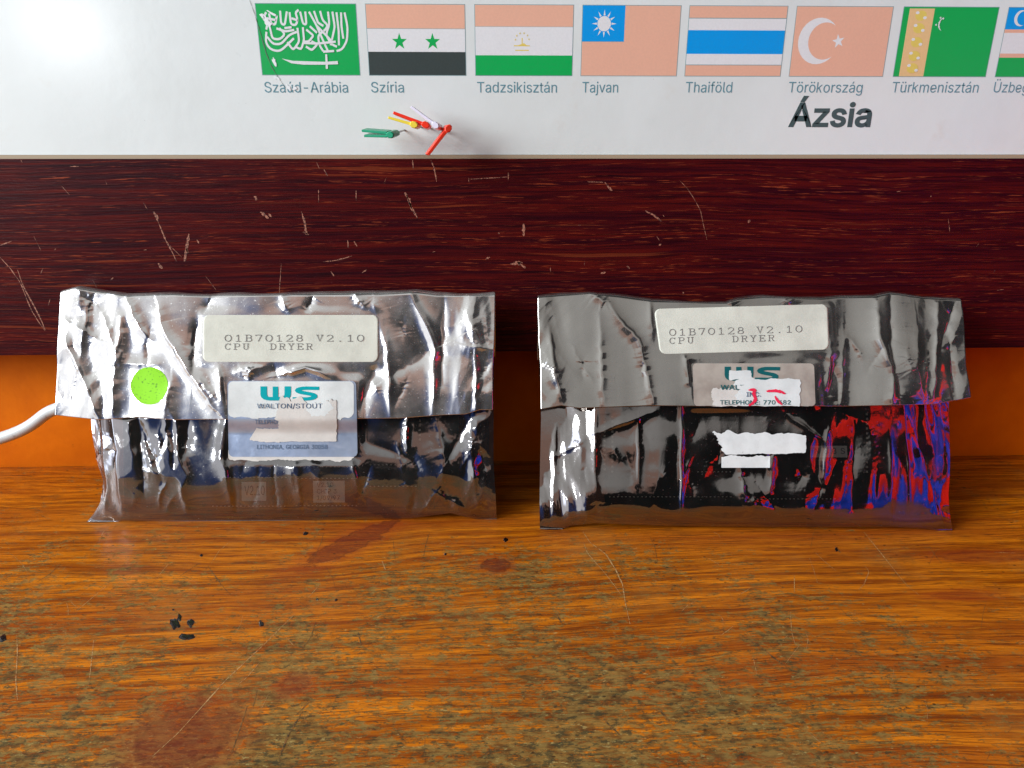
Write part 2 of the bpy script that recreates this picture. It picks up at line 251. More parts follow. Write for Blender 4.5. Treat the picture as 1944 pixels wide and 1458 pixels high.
 'M': (628, "60 0 60 509 152 509 277 187 282 174 287 159 293 141 299 123 305 103 311 84 317 65 322 49 307 49 312 65 318 83 324 102 330 121 336 140 342 158 348 174 352 187 476 509 568 509 568 0 504 0 504 291 504 308 504 327 505 347 505 369 506 391 506 413 507 435 507 457 513 457 505 433 498 409 490 386 482 363 474 341 467 322 461 305 456 291 342 0 286 0 170 291 165 304 159 321 152 340 145 361 137 384 129 408 121 432 112 457 119 457 119 437 120 416 120 394 121 372 121 350 122 328 122 309 122 291 122 0", "0 53 1 53 2 1 53 54 2 54 3 2 20 33 21 33 22 21 33 34 22 34 23 22 0 52 53 55 3 54 20 32 33 35 32 34 32 23 34 56 52 55 52 3 55 20 35 32 35 31 32 20 36 35 0 56 52 56 51 52 0 57 56 20 37 36 0 58 57 20 38 37 0 59 58 20 39 38 0 60 59 20 40 39 0 61 60 20 41 40 0 62 61 20 42 41 0 63 62 20 43 42 19 43 20 18 43 19 17 43 18 16 43 17 15 43 16 14 43 15 13 10 14 10 43 14 13 11 10 12 11 13"),
 'N': (523, "60 0 60 509 136 509 343 183 352 169 363 151 375 130 388 107 401 82 414 55 405 54 402 81 401 108 400 134 399 157 399 178 399 195 399 509 463 509 463 0 387 0 202 290 190 310 177 331 164 354 148 381 130 413 108 452 119 454 121 417 122 384 123 354 124 328 125 307 125 291 125 0", "0 27 1 27 2 1 27 28 2 28 3 2 16 18 17 16 19 18 29 26 28 26 3 28 0 29 27 29 26 27 0 30 29 25 3 26 0 31 30 24 3 25 23 3 24 0 32 31 22 3 23 0 33 32 21 3 22 0 34 33 0 35 34 20 3 21 15 19 16 20 4 3 14 19 15 20 5 4 13 19 14 20 6 5 12 19 13 20 7 6 11 19 12 20 8 7 20 10 8 10 9 8 10 19 11 20 19 10"),
 'O': (533, "267 -7 205 1 150 25 105 63 70 115 48 179 40 254 48 329 70 393 105 445 150 484 205 508 267 516 329 508 384 484 429 445 464 393 486 329 493 254 486 179 464 115 429 63 384 25 329 1 267 53 310 59 349 76 383 105 408 144 425 194 430 254 425 314 408 365 383 404 349 433 310 450 267 456 223 450 184 433 151 404 125 364 109 314 103 254 109 194 125 144 151 105 184 76 223 59", "11 13 12 10 13 11 10 14 13 9 14 10 9 36 14 36 15 14 9 37 36 35 15 36 34 15 35 9 38 37 8 38 9 34 16 15 33 16 34 8 39 38 32 16 33 8 40 39 7 40 8 32 17 16 31 17 32 7 41 40 6 41 7 31 18 17 30 18 31 6 42 41 5 42 6 5 43 42 29 18 30 29 19 18 5 44 43 28 19 29 4 44 5 28 20 19 4 45 44 27 20 28 3 45 4 27 21 20 3 46 45 26 21 27 3 47 46 25 21 26 25 22 21 2 47 3 2 24 47 24 22 25 2 22 24 1 22 2 1 23 22 1 0 23"),
 'P': (445, "60 0 60 509 235 509 289 503 332 487 366 462 390 430 404 391 409 348 404 304 390 265 366 233 332 207 289 191 235 186 109 186 109 242 233 242 269 246 297 256 318 272 333 294 342 319 344 348 342 376 333 402 318 423 297 439 268 449 232 452 125 452 125 0", "0 30 1 30 2 1 30 3 2 30 4 3 30 5 4 30 29 5 29 28 5 28 6 5 0 16 30 16 31 30 27 6 28 26 6 27 26 7 6 25 7 26 24 7 25 24 8 7 23 8 24 22 8 23 22 9 8 21 9 22 21 10 9 20 10 21 19 10 20 19 11 10 18 11 19 17 11 18 0 15 16 31 17 16 31 14 17 14 11 17 14 12 11 14 13 12 0 14 15 0 31 14"),
 'R': (449, "60 0 60 509 236 509 290 504 333 489 367 465 390 433 405 395 409 352 405 309 390 271 367 240 333 217 289 203 236 198 96 198 96 255 234 255 269 258 298 267 319 281 334 300 342 324 345 352 342 380 334 405 319 425 298 440 269 449 233 452 125 452 125 0 353 0 230 229 303 229 428 0", "0 16 1 16 30 1 30 2 1 30 3 2 30 4 3 30 5 4 30 29 5 29 28 5 28 6 5 16 31 30 27 6 28 26 6 27 26 7 6 25 7 26 24 7 25 24 8 7 23 8 24 22 8 23 22 9 8 21 9 22 21 10 9 20 10 21 19 10 20 19 11 10 18 11 19 17 11 18 0 15 16 31 17 16 31 33 17 33 11 17 33 34 11 34 12 11 31 14 33 14 32 33 35 12 34 13 35 12 14 35 13 0 14 15 0 31 14 32 35 14"),
 'S': (447, "224 -9 172 -4 128 9 91 31 64 60 46 96 38 137 104 137 110 110 123 88 142 71 166 59 194 52 224 49 257 52 286 60 311 74 329 92 341 114 346 139 342 161 332 179 316 193 296 205 272 214 245 222 184 239 128 260 86 289 60 326 52 372 58 413 75 448 102 476 138 498 180 511 227 516 275 511 316 498 351 476 377 449 394 415 401 378 337 378 326 412 302 437 267 453 225 459 194 456 167 448 145 435 129 418 118 398 115 376 119 352 131 334 148 319 169 308 191 300 212 293 264 279 287 272 312 264 336 252 359 238 379 220 395 198 405 171 408 139 403 99 386 64 360 34 323 11 278 -4", "35 37 36 34 37 35 34 38 37 33 38 34 33 39 38 33 40 39 32 47 33 47 40 33 32 48 47 46 40 47 32 49 48 45 40 46 45 41 40 31 49 32 31 50 49 44 41 45 31 51 50 31 52 51 44 42 41 30 52 31 43 42 44 30 53 52 30 54 53 29 54 30 29 55 54 29 56 55 28 56 29 28 57 56 28 58 57 28 59 58 28 60 59 27 60 28 27 61 60 27 62 61 27 63 62 26 63 27 26 64 63 25 64 26 25 65 64 24 65 25 24 66 65 23 66 24 22 66 23 22 67 66 21 67 22 20 67 21 20 68 67 19 68 20 18 68 19 18 69 68 5 7 6 5 8 7 17 69 18 5 9 8 17 70 69 4 9 5 16 70 17 4 10 9 15 70 16 4 11 10 15 71 70 14 71 15 3 11 4 3 12 11 13 71 14 3 13 12 3 71 13 3 72 71 2 72 3 2 73 72 1 73 2 1 0 73"),
 'T': (449, "32 452 32 509 417 509 417 452 257 452 257 0 193 0 193 452", "0 2 1 0 3 2 7 3 0 6 4 7 4 3 7 6 5 4"),
 'U': (517, "259 -8 203 -2 154 15 114 43 85 80 66 124 60 173 60 509 124 509 124 178 128 144 141 113 160 87 187 68 220 56 259 52 298 56 331 68 357 87 377 113 389 144 393 178 393 509 457 509 457 173 451 124 433 80 403 43 363 15 315 -2", "6 8 7 6 9 8 21 23 22 21 24 23 6 10 9 20 24 21 5 10 6 20 25 24 5 11 10 19 25 20 19 26 25 4 11 5 4 12 11 18 26 19 4 13 12 17 26 18 3 13 4 17 27 26 3 14 13 16 27 17 3 15 14 15 27 16 3 27 15 2 27 3 2 28 27 1 28 2 1 29 28 0 29 1"),
 'V': (480, "204 0 16 509 84 509 192 206 203 176 215 137 230 89 248 31 235 31 252 90 267 138 279 176 290 206 395 509 463 509 278 0", "0 2 1 0 3 2 12 14 13 12 15 14 0 4 3 11 15 12 10 15 11 0 5 4 9 15 10 0 6 5 8 7 9 7 15 9 0 7 6 0 15 7"),
 'W': (686, "155 0 16 509 82 509 163 196 170 171 175 145 181 120 187 94 192 67 197 40 189 40 194 67 200 94 205 120 211 145 218 171 224 196 306 509 380 509 462 196 468 171 474 145 480 120 486 94 492 67 497 40 488 40 493 67 499 94 504 120 510 145 517 171 523 196 603 509 670 509 530 0 455 0 368 323 359 356 351 391 344 431 336 475 350 475 342 433 335 395 327 359 318 323 230 0", "0 2 1 0 3 2 16 41 17 41 18 17 41 42 18 42 19 18 32 34 33 32 35 34 16 43 41 43 40 41 43 40 42 40 19 42 16 44 43 39 19 40 16 45 44 38 19 39 16 46 45 37 19 38 16 47 46 36 19 37 0 4 3 15 47 16 36 20 19 31 35 32 0 5 4 14 47 15 36 21 20 30 35 31 0 6 5 13 47 14 36 22 21 29 35 30 0 7 6 12 47 13 36 23 22 28 35 29 0 8 7 11 47 12 36 24 23 27 35 28 0 10 8 10 9 8 10 47 11 36 26 24 26 25 24 26 35 27 0 47 10 36 35 26"),
 'a': (389, "160 -9 126 -5 94 5 68 22 48 45 35 73 30 108 34 138 43 161 58 179 78 193 100 203 125 211 152 216 178 220 209 224 234 227 252 230 265 235 273 243 276 255 276 257 273 279 267 297 256 311 240 322 220 329 196 331 171 329 149 322 132 313 118 301 107 288 100 274 41 291 57 322 79 346 104 364 133 375 163 382 194 384 215 383 239 379 263 372 286 360 306 343 322 320 333 290 337 251 337 0 277 0 277 52 272 52 264 38 252 25 236 12 215 1 190 -6 170 45 202 49 228 59 248 74 263 93 272 115 276 138 276 190 270 186 259 182 246 179 231 176 216 173 200 171 186 169 175 168 154 164 134 159 117 150 103 139 95 124 92 105 94 87 102 72 114 61 130 52 149 47", "39 41 40 39 42 41 38 42 39 38 43 42 37 43 38 37 44 43 36 44 37 36 45 44 35 45 36 35 27 45 27 46 45 35 28 27 26 46 27 35 29 28 25 46 26 35 30 29 34 30 35 24 46 25 24 47 46 34 31 30 23 47 24 34 32 31 22 47 23 33 32 34 22 48 47 21 48 22 20 48 21 19 48 20 19 49 48 18 49 19 17 65 18 65 49 18 16 65 17 15 65 16 14 65 15 13 65 14 12 65 13 11 65 12 10 65 11 9 65 10 9 66 65 64 49 65 9 67 66 9 68 67 8 68 9 8 69 68 8 70 69 8 71 70 8 72 71 8 73 72 8 74 73 8 75 74 7 75 8 7 76 75 7 77 76 7 78 77 63 49 64 6 78 7 6 79 78 62 49 63 5 79 6 5 80 79 61 51 62 51 49 62 5 81 80 60 51 61 4 81 5 4 82 81 4 83 82 59 52 60 52 51 60 4 84 83 59 53 52 50 49 51 58 53 59 4 58 84 4 53 58 3 53 4 3 54 53 3 55 54 2 55 3 2 56 55 1 56 2 1 57 56 0 57 1"),
 'b': (424, "229 -8 198 -5 172 4 153 17 138 31 127 46 118 59 112 59 112 0 53 0 53 509 114 509 114 319 118 319 127 331 137 346 152 360 171 373 197 381 229 384 274 378 313 361 345 332 370 293 385 245 390 189 385 133 370 84 346 45 313 16 274 -2 220 47 253 51 279 66 301 88 316 117 325 151 328 189 325 227 316 261 301 290 280 311 253 325 220 330 188 325 161 312 140 291 125 263 116 229 113 189 116 150 125 115 140 86 162 65 188 51", "9 11 10 9 12 11 18 20 19 17 20 18 17 21 20 16 21 17 16 22 21 15 22 16 14 22 15 14 43 22 43 42 22 42 23 22 13 43 14 13 44 43 13 45 44 41 23 42 9 13 12 9 47 13 47 46 13 46 45 13 40 23 41 40 24 23 39 24 40 9 48 47 38 24 39 38 25 24 9 49 48 37 25 38 9 50 49 36 25 37 36 26 25 35 26 36 9 51 50 35 27 26 34 27 35 9 7 51 7 52 51 33 27 34 7 53 52 33 28 27 32 28 33 7 6 53 6 54 53 9 8 7 5 54 6 31 28 32 5 31 54 5 28 31 4 28 5 4 29 28 3 29 4 2 29 3 2 30 29 1 30 2 1 0 30"),
 'd': (424, "195 -8 151 -2 111 16 79 45 55 84 39 133 34 189 39 245 55 293 79 332 112 361 151 378 196 384 228 381 253 373 272 360 287 346 298 331 306 319 311 319 311 509 372 509 372 0 313 0 313 59 307 59 298 46 287 31 272 17 252 4 227 -5 205 47 236 51 263 65 284 86 299 115 309 150 312 189 309 229 300 263 284 291 263 312 237 325 205 330 172 325 145 311 124 290 108 261 99 227 96 189 99 151 109 117 124 88 145 66 172 51", "19 21 20 19 22 21 11 13 12 11 14 13 10 14 11 10 15 14 9 15 10 9 16 15 9 17 16 8 44 9 44 43 9 43 17 9 43 18 17 42 18 43 41 18 42 8 45 44 41 19 18 41 40 19 40 39 19 39 22 19 8 46 45 7 46 8 7 47 46 38 22 39 7 48 47 6 48 7 37 22 38 6 49 48 6 50 49 36 22 37 5 50 6 5 51 50 35 22 36 4 51 5 4 52 51 34 24 35 24 22 35 4 53 52 33 24 34 3 53 4 3 54 53 32 25 33 25 24 33 32 26 25 23 22 24 3 31 54 31 26 32 3 26 31 3 27 26 2 27 3 2 28 27 2 29 28 1 29 2 1 30 29 0 30 1"),
 'e': (404, "212 -8 161 -2 117 16 82 46 56 85 40 132 34 187 39 242 55 290 81 329 115 359 157 378 205 384 236 382 266 374 294 361 319 341 341 315 357 282 368 242 371 194 371 169 75 169 75 221 338 221 310 202 307 237 298 269 283 294 263 314 237 326 205 330 173 326 146 313 125 294 109 270 99 241 96 211 96 178 100 139 110 106 128 80 151 61 179 50 212 46 234 48 254 53 271 61 285 73 297 88 306 105 365 91 353 63 335 39 311 19 283 4 249 -5", "11 13 12 11 14 13 10 14 11 10 15 14 10 16 15 9 16 10 9 31 16 31 17 16 9 32 31 30 17 31 8 32 9 29 17 30 8 33 32 29 18 17 28 18 29 8 34 33 27 18 28 8 35 34 7 35 8 27 19 18 7 36 35 26 19 27 26 24 19 24 20 19 6 23 7 23 36 7 23 37 36 25 24 26 6 22 23 37 24 23 37 20 24 38 20 37 38 21 20 5 22 6 39 21 38 5 21 22 5 39 21 5 40 39 4 40 5 4 41 40 49 51 50 49 52 51 48 52 49 3 41 4 3 42 41 47 52 48 47 53 52 3 43 42 46 53 47 45 53 46 3 44 43 44 53 45 3 53 44 2 53 3 2 54 53 2 55 54 1 55 2 1 56 55 0 56 1"),
 'f': (254, "228 379 228 327 6 327 6 379 81 0 81 432 84 461 96 486 113 505 135 519 161 527 187 530 207 529 222 527 234 524 243 521 227 468 222 470 215 472 206 473 195 474 171 470 154 460 145 443 142 419 142 0", "10 12 11 10 13 12 9 13 10 9 14 13 9 15 14 9 16 15 8 17 9 17 16 9 7 19 8 19 18 8 18 17 8 6 20 7 20 19 7 6 21 20 6 22 21 5 22 6 5 23 22 5 24 23 4 24 5 4 25 24 2 0 3 2 1 0"),
 'g': (425, "207 -151 168 -148 134 -140 105 -127 82 -110 64 -91 51 -69 101 -41 110 -53 122 -66 136 -78 154 -88 178 -95 207 -97 249 -92 282 -75 304 -47 311 -6 311 68 306 68 298 56 287 41 272 28 252 16 227 8 195 5 152 10 113 27 80 53 55 90 39 136 34 191 39 246 55 293 80 332 112 361 152 378 196 384 228 382 253 373 273 360 288 346 299 331 308 319 313 319 313 379 372 379 372 -9 367 -54 350 -90 324 -117 291 -136 251 -147 205 59 237 63 264 75 285 95 300 121 309 154 312 193 309 231 300 264 285 291 264 312 237 325 205 330 172 325 145 312 124 290 109 262 99 229 96 193 99 155 109 123 124 96 145 76 172 63", "36 38 37 36 39 38 44 46 45 44 47 46 35 39 36 35 40 39 34 40 35 34 41 40 34 42 41 33 66 34 66 65 34 65 42 34 65 43 42 64 43 65 63 43 64 33 67 66 63 44 43 63 62 44 62 61 44 61 60 44 60 47 44 33 68 67 32 68 33 32 69 68 32 70 69 31 70 32 59 47 60 31 71 70 31 72 71 58 47 59 30 72 31 30 73 72 57 47 58 29 73 30 29 74 73 56 18 57 18 47 57 29 75 74 55 18 56 28 75 29 28 76 75 54 19 55 19 18 55 54 20 19 17 47 18 28 53 76 53 20 54 28 20 53 28 21 20 27 21 28 27 22 21 27 23 22 26 23 27 26 24 23 25 24 26 16 47 17 16 48 47 6 8 7 15 48 16 6 9 8 15 49 48 6 10 9 5 10 6 14 49 15 5 11 10 5 12 11 14 50 49 4 12 5 13 50 14 4 13 12 4 50 13 3 50 4 3 51 50 2 51 3 2 52 51 1 52 2 1 0 52"),
 'h': (410, "114 227 114 0 53 0 53 509 114 509 114 287 102 287 124 332 152 362 187 379 227 384 264 380 295 369 321 349 341 321 353 285 357 240 357 0 296 0 296 235 290 275 273 304 246 323 210 329 184 326 161 317 141 303 126 283 117 257", "2 4 3 2 6 4 6 5 4 9 11 10 9 12 11 8 12 9 8 13 12 7 13 8 7 23 13 23 14 13 6 25 7 25 24 7 24 23 7 22 14 23 21 14 22 21 15 14 6 26 25 20 15 21 6 27 26 2 28 6 28 27 6 20 16 15 19 16 20 2 0 28 19 17 16 18 17 19 2 1 0"),
 'i': (167, "84 443 67 446 54 455 44 468 41 483 44 499 54 512 67 521 84 524 100 521 114 512 123 499 126 483 123 468 114 455 100 446 53 0 53 379 114 379 114 0", "16 18 17 16 19 18 7 9 8 6 9 7 6 10 9 5 10 6 5 11 10 4 11 5 4 12 11 3 12 4 3 13 12 2 13 3 2 14 13 1 14 2 1 15 14 0 15 1"),
 'j': (167, "83 443 67 446 53 455 44 468 41 483 44 499 53 512 67 521 83 524 100 521 114 512 123 499 126 483 123 468 114 455 100 446 53 379 114 379 114 -30 111 -63 102 -90 86 -113 65 -129 37 -139 4 -143 -10 -143 -10 -87 2 -87 25 -83 40 -72 50 -54 53 -29", "31 17 16 31 18 17 30 18 31 30 19 18 29 19 30 29 20 19 28 20 29 27 20 28 25 27 26 25 20 27 25 21 20 25 22 21 25 23 22 25 24 23 7 9 8 6 9 7 6 10 9 5 10 6 5 11 10 4 11 5 4 12 11 3 12 4 3 13 12 2 13 3 2 14 13 1 14 2 1 15 14 0 15 1"),
 'k': (375, "38 0 97 0 97 502 38 502 97 148 97 221 273 376 345 376 141 197 185 235 324 0 255 0", "0 1 2 0 2 3 4 5 6 4 6 7 8 9 10 8 10 11"),
 'l': (189, "139 -2 101 3 74 20 58 47 53 84 53 509 114 509 114 99 115 77 120 62 130 54 146 52 154 52 160 53 165 53 170 54 181 3 172 1 162 -1 151 -2", "4 6 5 4 7 6 4 8 7 3 8 4 3 9 8 3 10 9 3 11 10 14 16 15 13 16 14 12 16 13 11 16 12 3 16 11 2 16 3 1 16 2 0 16 1 0 17 16 0 18 17 0 19 18"),
 'm': (610, "53 0 53 379 112 379 112 295 108 295 118 323 132 346 151 363 172 376 195 384 219 386 257 380 287 361 309 331 321 295 312 295 322 321 337 343 357 361 381 375 407 383 437 386 468 383 497 372 522 354 541 328 553 296 557 255 557 0 496 0 496 254 490 289 473 313 447 326 419 330 395 328 374 320 358 307 345 290 338 270 335 247 335 0 274 0 274 260 269 288 253 311 229 326 199 330 178 328 158 320 140 307 126 289 117 266 114 238 114 0", "9 11 10 20 22 21 8 11 9 19 22 20 19 23 22 8 12 11 0 2 1 0 4 2 4 3 2 7 12 8 18 23 19 18 24 23 6 12 7 17 24 18 6 13 12 17 25 24 5 47 6 47 13 6 16 34 17 34 25 17 47 46 13 46 14 13 5 48 47 16 35 34 33 25 34 33 26 25 5 49 48 16 36 35 32 26 33 45 14 46 4 49 5 15 36 16 4 50 49 15 37 36 31 26 32 44 15 45 15 14 45 4 51 50 15 38 37 31 27 26 0 52 4 52 51 4 44 38 15 44 39 38 30 27 31 43 39 44 43 40 39 0 53 52 42 40 43 30 28 27 29 28 30 42 41 40 0 54 53"),
 'n': (410, "114 227 114 0 53 0 53 379 112 379 112 287 102 287 124 332 152 362 187 379 227 384 264 380 295 369 321 349 341 321 353 285 357 240 357 0 296 0 296 235 290 275 273 304 246 323 210 329 184 326 161 317 141 303 126 283 117 257", "9 11 10 9 12 11 2 4 3 2 6 4 6 5 4 8 12 9 8 13 12 7 13 8 7 23 13 23 14 13 6 25 7 25 24 7 24 23 7 22 14 23 21 14 22 21 15 14 6 26 25 20 15 21 6 27 26 2 28 6 28 27 6 20 16 15 19 16 20 2 0 28 19 17 16 18 17 19 2 1 0"),
 'o': (415, "207 -8 159 -2 117 16 82 46 56 85 40 133 34 187 40 243 56 291 82 330 117 360 159 378 207 384 256 378 299 360 333 330 359 291 376 243 381 187 376 133 359 85 333 46 299 16 256 -2 207 46 242 51 270 66 292 89 307 117 316 151 319 187 316 224 307 258 292 287 270 310 242 325 207 330 173 325 145 310 124 287 108 258 99 224 96 187 99 151 108 117 124 89 145 66 173 51", "11 13 12 10 13 11 10 14 13 9 14 10 9 15 14 8 37 9 37 36 9 36 15 9 36 35 15 35 16 15 8 38 37 34 16 35 8 39 38 33 16 34 7 39 8 33 17 16 7 40 39 32 17 33 7 41 40 31 17 32 6 41 7 31 18 17 6 42 41 30 18 31 5 42 6 5 43 42 29 18 30 29 19 18 5 44 43 28 19 29 28 20 19 4 44 5 4 45 44 27 20 28 4 46 45 26 20 27 3 46 4 26 21 20 3 47 46 25 21 26 3 24 47 24 21 25 3 21 24 2 21 3 2 22 21 1 22 2 1 23 22 0 23 1"),
 'r': (259, "53 0 53 379 112 379 112 321 115 321 130 347 152 367 181 380 213 385 221 385 229 384 237 384 243 384 243 322 239 323 230 324 219 325 207 326 182 323 159 315 140 301 126 284 117 262 114 237 114 0", "7 9 8 7 10 9 7 11 10 7 12 11 7 13 12 6 13 7 0 2 1 0 3 2 5 13 6 4 17 5 17 16 5 16 15 5 15 14 5 14 13 5 4 18 17 4 19 18 0 4 3 0 22 4 22 21 4 21 20 4 20 19 4 0 23 22 0 24 23"),
 's': (365, "182 -8 145 -5 112 3 84 18 62 38 45 63 36 94 94 107 105 79 124 60 150 49 181 45 217 50 244 62 262 81 268 103 265 121 254 136 237 147 212 155 149 170 104 186 72 208 53 237 47 274 51 305 65 332 87 354 115 370 149 381 187 384 223 381 254 372 279 358 299 339 314 316 324 290 268 277 258 298 243 316 219 328 187 333 156 329 131 317 114 299 109 277 112 258 124 243 144 232 172 223 229 209 275 194 306 171 325 142 331 107 326 75 312 47 290 24 260 6 223 -5", "29 31 30 29 32 31 28 32 29 28 33 32 27 33 28 27 34 33 26 34 27 26 41 34 41 35 34 26 42 41 40 35 41 25 42 26 25 43 42 39 35 40 25 44 43 39 36 35 38 36 39 24 44 25 24 45 44 37 36 38 24 46 45 23 46 24 23 47 46 23 48 47 22 48 23 22 49 48 22 50 49 22 51 50 21 51 22 21 52 51 20 52 21 20 53 52 19 53 20 18 53 19 17 53 18 17 54 53 16 54 17 15 54 16 6 8 7 15 55 54 14 55 15 5 8 6 13 55 14 5 9 8 13 56 55 4 9 5 12 56 13 4 10 9 11 56 12 4 11 10 11 57 56 4 57 11 3 57 4 3 58 57 2 58 3 2 59 58 1 59 2 1 0 59"),
 't': (227, "204 379 204 327 6 327 6 379 65 471 126 471 126 98 128 76 136 61 150 53 170 50 177 50 185 51 194 52 202 54 213 2 203 -1 192 -3 180 -4 168 -4 125 2 92 21 72 52 65 93", "23 5 4 23 6 5 2 0 3 2 1 0 23 7 6 22 7 23 22 8 7 22 9 8 13 15 14 22 10 9 12 15 13 21 10 22 11 15 12 10 15 11 21 15 10 20 15 21 19 15 20 19 16 15 19 17 16 19 18 17"),
 'v': (389, "163 0 17 379 84 379 165 155 177 121 187 87 196 53 206 21 184 21 194 53 203 87 213 121 224 155 305 379 371 379 226 0", "0 2 1 0 3 2 12 14 13 12 15 14 0 4 3 11 15 12 0 5 4 10 15 11 0 9 5 9 6 5 9 6 10 6 15 10 0 8 9 7 15 6 0 7 8 0 15 7"),
 'z': (380, "42 0 42 46 254 320 254 323 48 323 48 379 333 379 333 331 126 60 126 56 339 56 339 0", "4 6 5 4 7 6 4 3 7 3 2 7 2 8 7 1 8 2 1 9 8 1 10 9 1 11 10 0 11 1"),
 'Á': (480, "213 558 260 659 329 659 263 558 16 0 201 509 276 509 463 0 395 0 287 302 276 334 264 372 250 420 232 478 245 478 228 419 213 371 201 333 191 302 85 0 110 142 110 199 370 199 370 142", "4 13 5 13 6 5 13 14 6 14 7 6 4 21 13 21 15 13 15 12 13 15 12 14 12 22 14 22 7 14 11 22 12 21 16 15 10 22 11 21 17 16 9 22 10 21 18 17 21 20 18 20 19 18 8 23 9 23 22 9 4 20 21 20 22 21 20 23 22 23 7 22 4 19 20 8 7 23 0 2 1 0 3 2"),
 'Ü': (517, "187 572 172 575 158 584 149 597 146 612 149 628 158 641 172 650 187 653 203 650 216 641 224 628 227 612 224 597 216 584 203 575 259 -8 203 -2 154 15 114 43 85 80 66 124 60 173 60 509 124 509 124 178 128 144 141 113 160 87 187 68 220 56 259 52 298 56 331 68 357 87 377 113 389 144 393 178 393 509 457 509 457 173 451 124 433 80 403 43 363 15 315 -2 331 572 315 575 302 584 293 597 290 612 293 628 302 641 315 650 331 653 346 650 359 641 368 628 371 612 368 597 359 584 346 575", "22 24 23 22 25 24 37 39 38 37 40 39 22 26 25 36 40 37 21 26 22 36 41 40 21 27 26 35 41 36 35 42 41 20 27 21 20 28 27 34 42 35 20 29 28 33 42 34 19 29 20 33 43 42 19 30 29 32 43 33 19 31 30 31 43 32 19 43 31 18 43 19 18 44 43 17 44 18 17 45 44 16 45 17 53 55 54 52 55 53 52 56 55 51 56 52 51 57 56 50 57 51 50 58 57 49 58 50 49 59 58 48 59 49 48 60 59 47 60 48 47 61 60 46 61 47 7 9 8 6 9 7 6 10 9 5 10 6 5 11 10 4 11 5 4 12 11 3 12 4 3 13 12 2 13 3 2 14 13 1 14 2 1 15 14 0 15 1"),
 'á': (389, "162 429 210 529 278 529 212 429 160 -9 126 -5 94 5 68 22 48 45 35 73 30 108 34 138 43 161 58 179 78 193 100 203 125 211 152 216 178 220 209 224 234 227 252 230 265 235 273 243 276 255 276 257 273 279 267 297 256 311 240 322 220 329 196 331 171 329 149 322 132 313 118 301 107 288 100 274 41 291 57 322 79 346 104 364 133 375 163 382 194 384 215 383 239 379 263 372 286 360 306 343 322 320 333 290 337 251 337 0 277 0 277 52 272 52 264 38 252 25 236 12 215 1 190 -6 170 45 202 49 228 59 248 74 263 93 272 115 276 138 276 190 270 186 259 182 246 179 231 176 216 173 200 171 186 169 175 168 154 164 134 159 117 150 103 139 95 124 92 105 94 87 102 72 114 61 130 52 149 47", "43 45 44 43 46 45 42 46 43 42 47 46 41 47 42 41 48 47 40 48 41 40 49 48 39 49 40 39 31 49 31 50 49 39 32 31 30 50 31 39 33 32 29 50 30 39 34 33 38 34 39 28 50 29 28 51 50 38 35 34 27 51 28 38 36 35 26 51 27 37 36 38 26 52 51 25 52 26 24 52 25 23 52 24 23 53 52 22 53 23 21 69 22 69 53 22 20 69 21 19 69 20 18 69 19 17 69 18 16 69 17 15 69 16 14 69 15 13 69 14 13 70 69 68 53 69 13 71 70 13 72 71 12 72 13 12 73 72 12 74 73 12 75 74 12 76 75 12 77 76 12 78 77 12 79 78 11 79 12 11 80 79 11 81 80 11 82 81 67 53 68 10 82 11 10 83 82 66 53 67 9 83 10 9 84 83 65 55 66 55 53 66 9 85 84 64 55 65 8 85 9 8 86 85 8 87 86 63 56 64 56 55 64 8 88 87 63 57 56 54 53 55 62 57 63 8 62 88 8 57 62 7 57 8 7 58 57 7 59 58 6 59 7 6 60 59 5 60 6 5 61 60 4 61 5 0 2 1 0 3 2"),
 'í': (167, "57 429 104 529 173 529 107 429 53 0 53 379 114 379 114 0", "4 6 5 4 7 6 0 2 1 0 3 2"),
 'ö': (415, "136 443 120 446 107 455 98 468 95 483 98 499 107 512 120 520 136 523 151 520 164 512 173 499 176 483 173 468 164 455 151 446 207 -8 159 -2 117 16 82 46 56 85 40 133 34 187 40 243 56 291 82 330 117 360 159 378 207 384 256 378 299 360 333 330 359 291 376 243 381 187 376 133 359 85 333 46 299 16 256 -2 207 46 242 51 270 66 292 89 307 117 316 151 319 187 316 224 307 258 292 287 270 310 242 325 207 330 173 325 145 310 124 287 108 258 99 224 96 187 99 151 108 117 124 89 145 66 173 51 279 443 264 446 251 455 242 468 239 483 242 499 251 512 264 520 279 523 295 520 308 512 317 499 320 483 317 468 308 455 295 446", "27 29 28 26 29 27 26 30 29 25 30 26 25 31 30 24 53 25 53 52 25 52 31 25 52 51 31 51 32 31 24 54 53 50 32 51 24 55 54 49 32 50 23 55 24 49 33 32 23 56 55 48 33 49 23 57 56 47 33 48 22 57 23 47 34 33 22 58 57 46 34 47 21 58 22 21 59 58 45 34 46 45 35 34 21 60 59 44 35 45 44 36 35 20 60 21 20 61 60 43 36 44 20 62 61 42 36 43 19 62 20 42 37 36 19 63 62 41 37 42 19 40 63 40 37 41 19 37 40 18 37 19 18 38 37 17 38 18 17 39 38 16 39 17 71 73 72 70 73 71 70 74 73 69 74 70 69 75 74 69 76 75 68 76 69 67 76 68 67 77 76 66 77 67 66 78 77 65 78 66 65 79 78 64 79 65 7 9 8 6 9 7 6 10 9 5 10 6 5 11 10 5 12 11 4 12 5 3 12 4 3 13 12 2 13 3 2 14 13 1 14 2 1 15 14 0 15 1"),
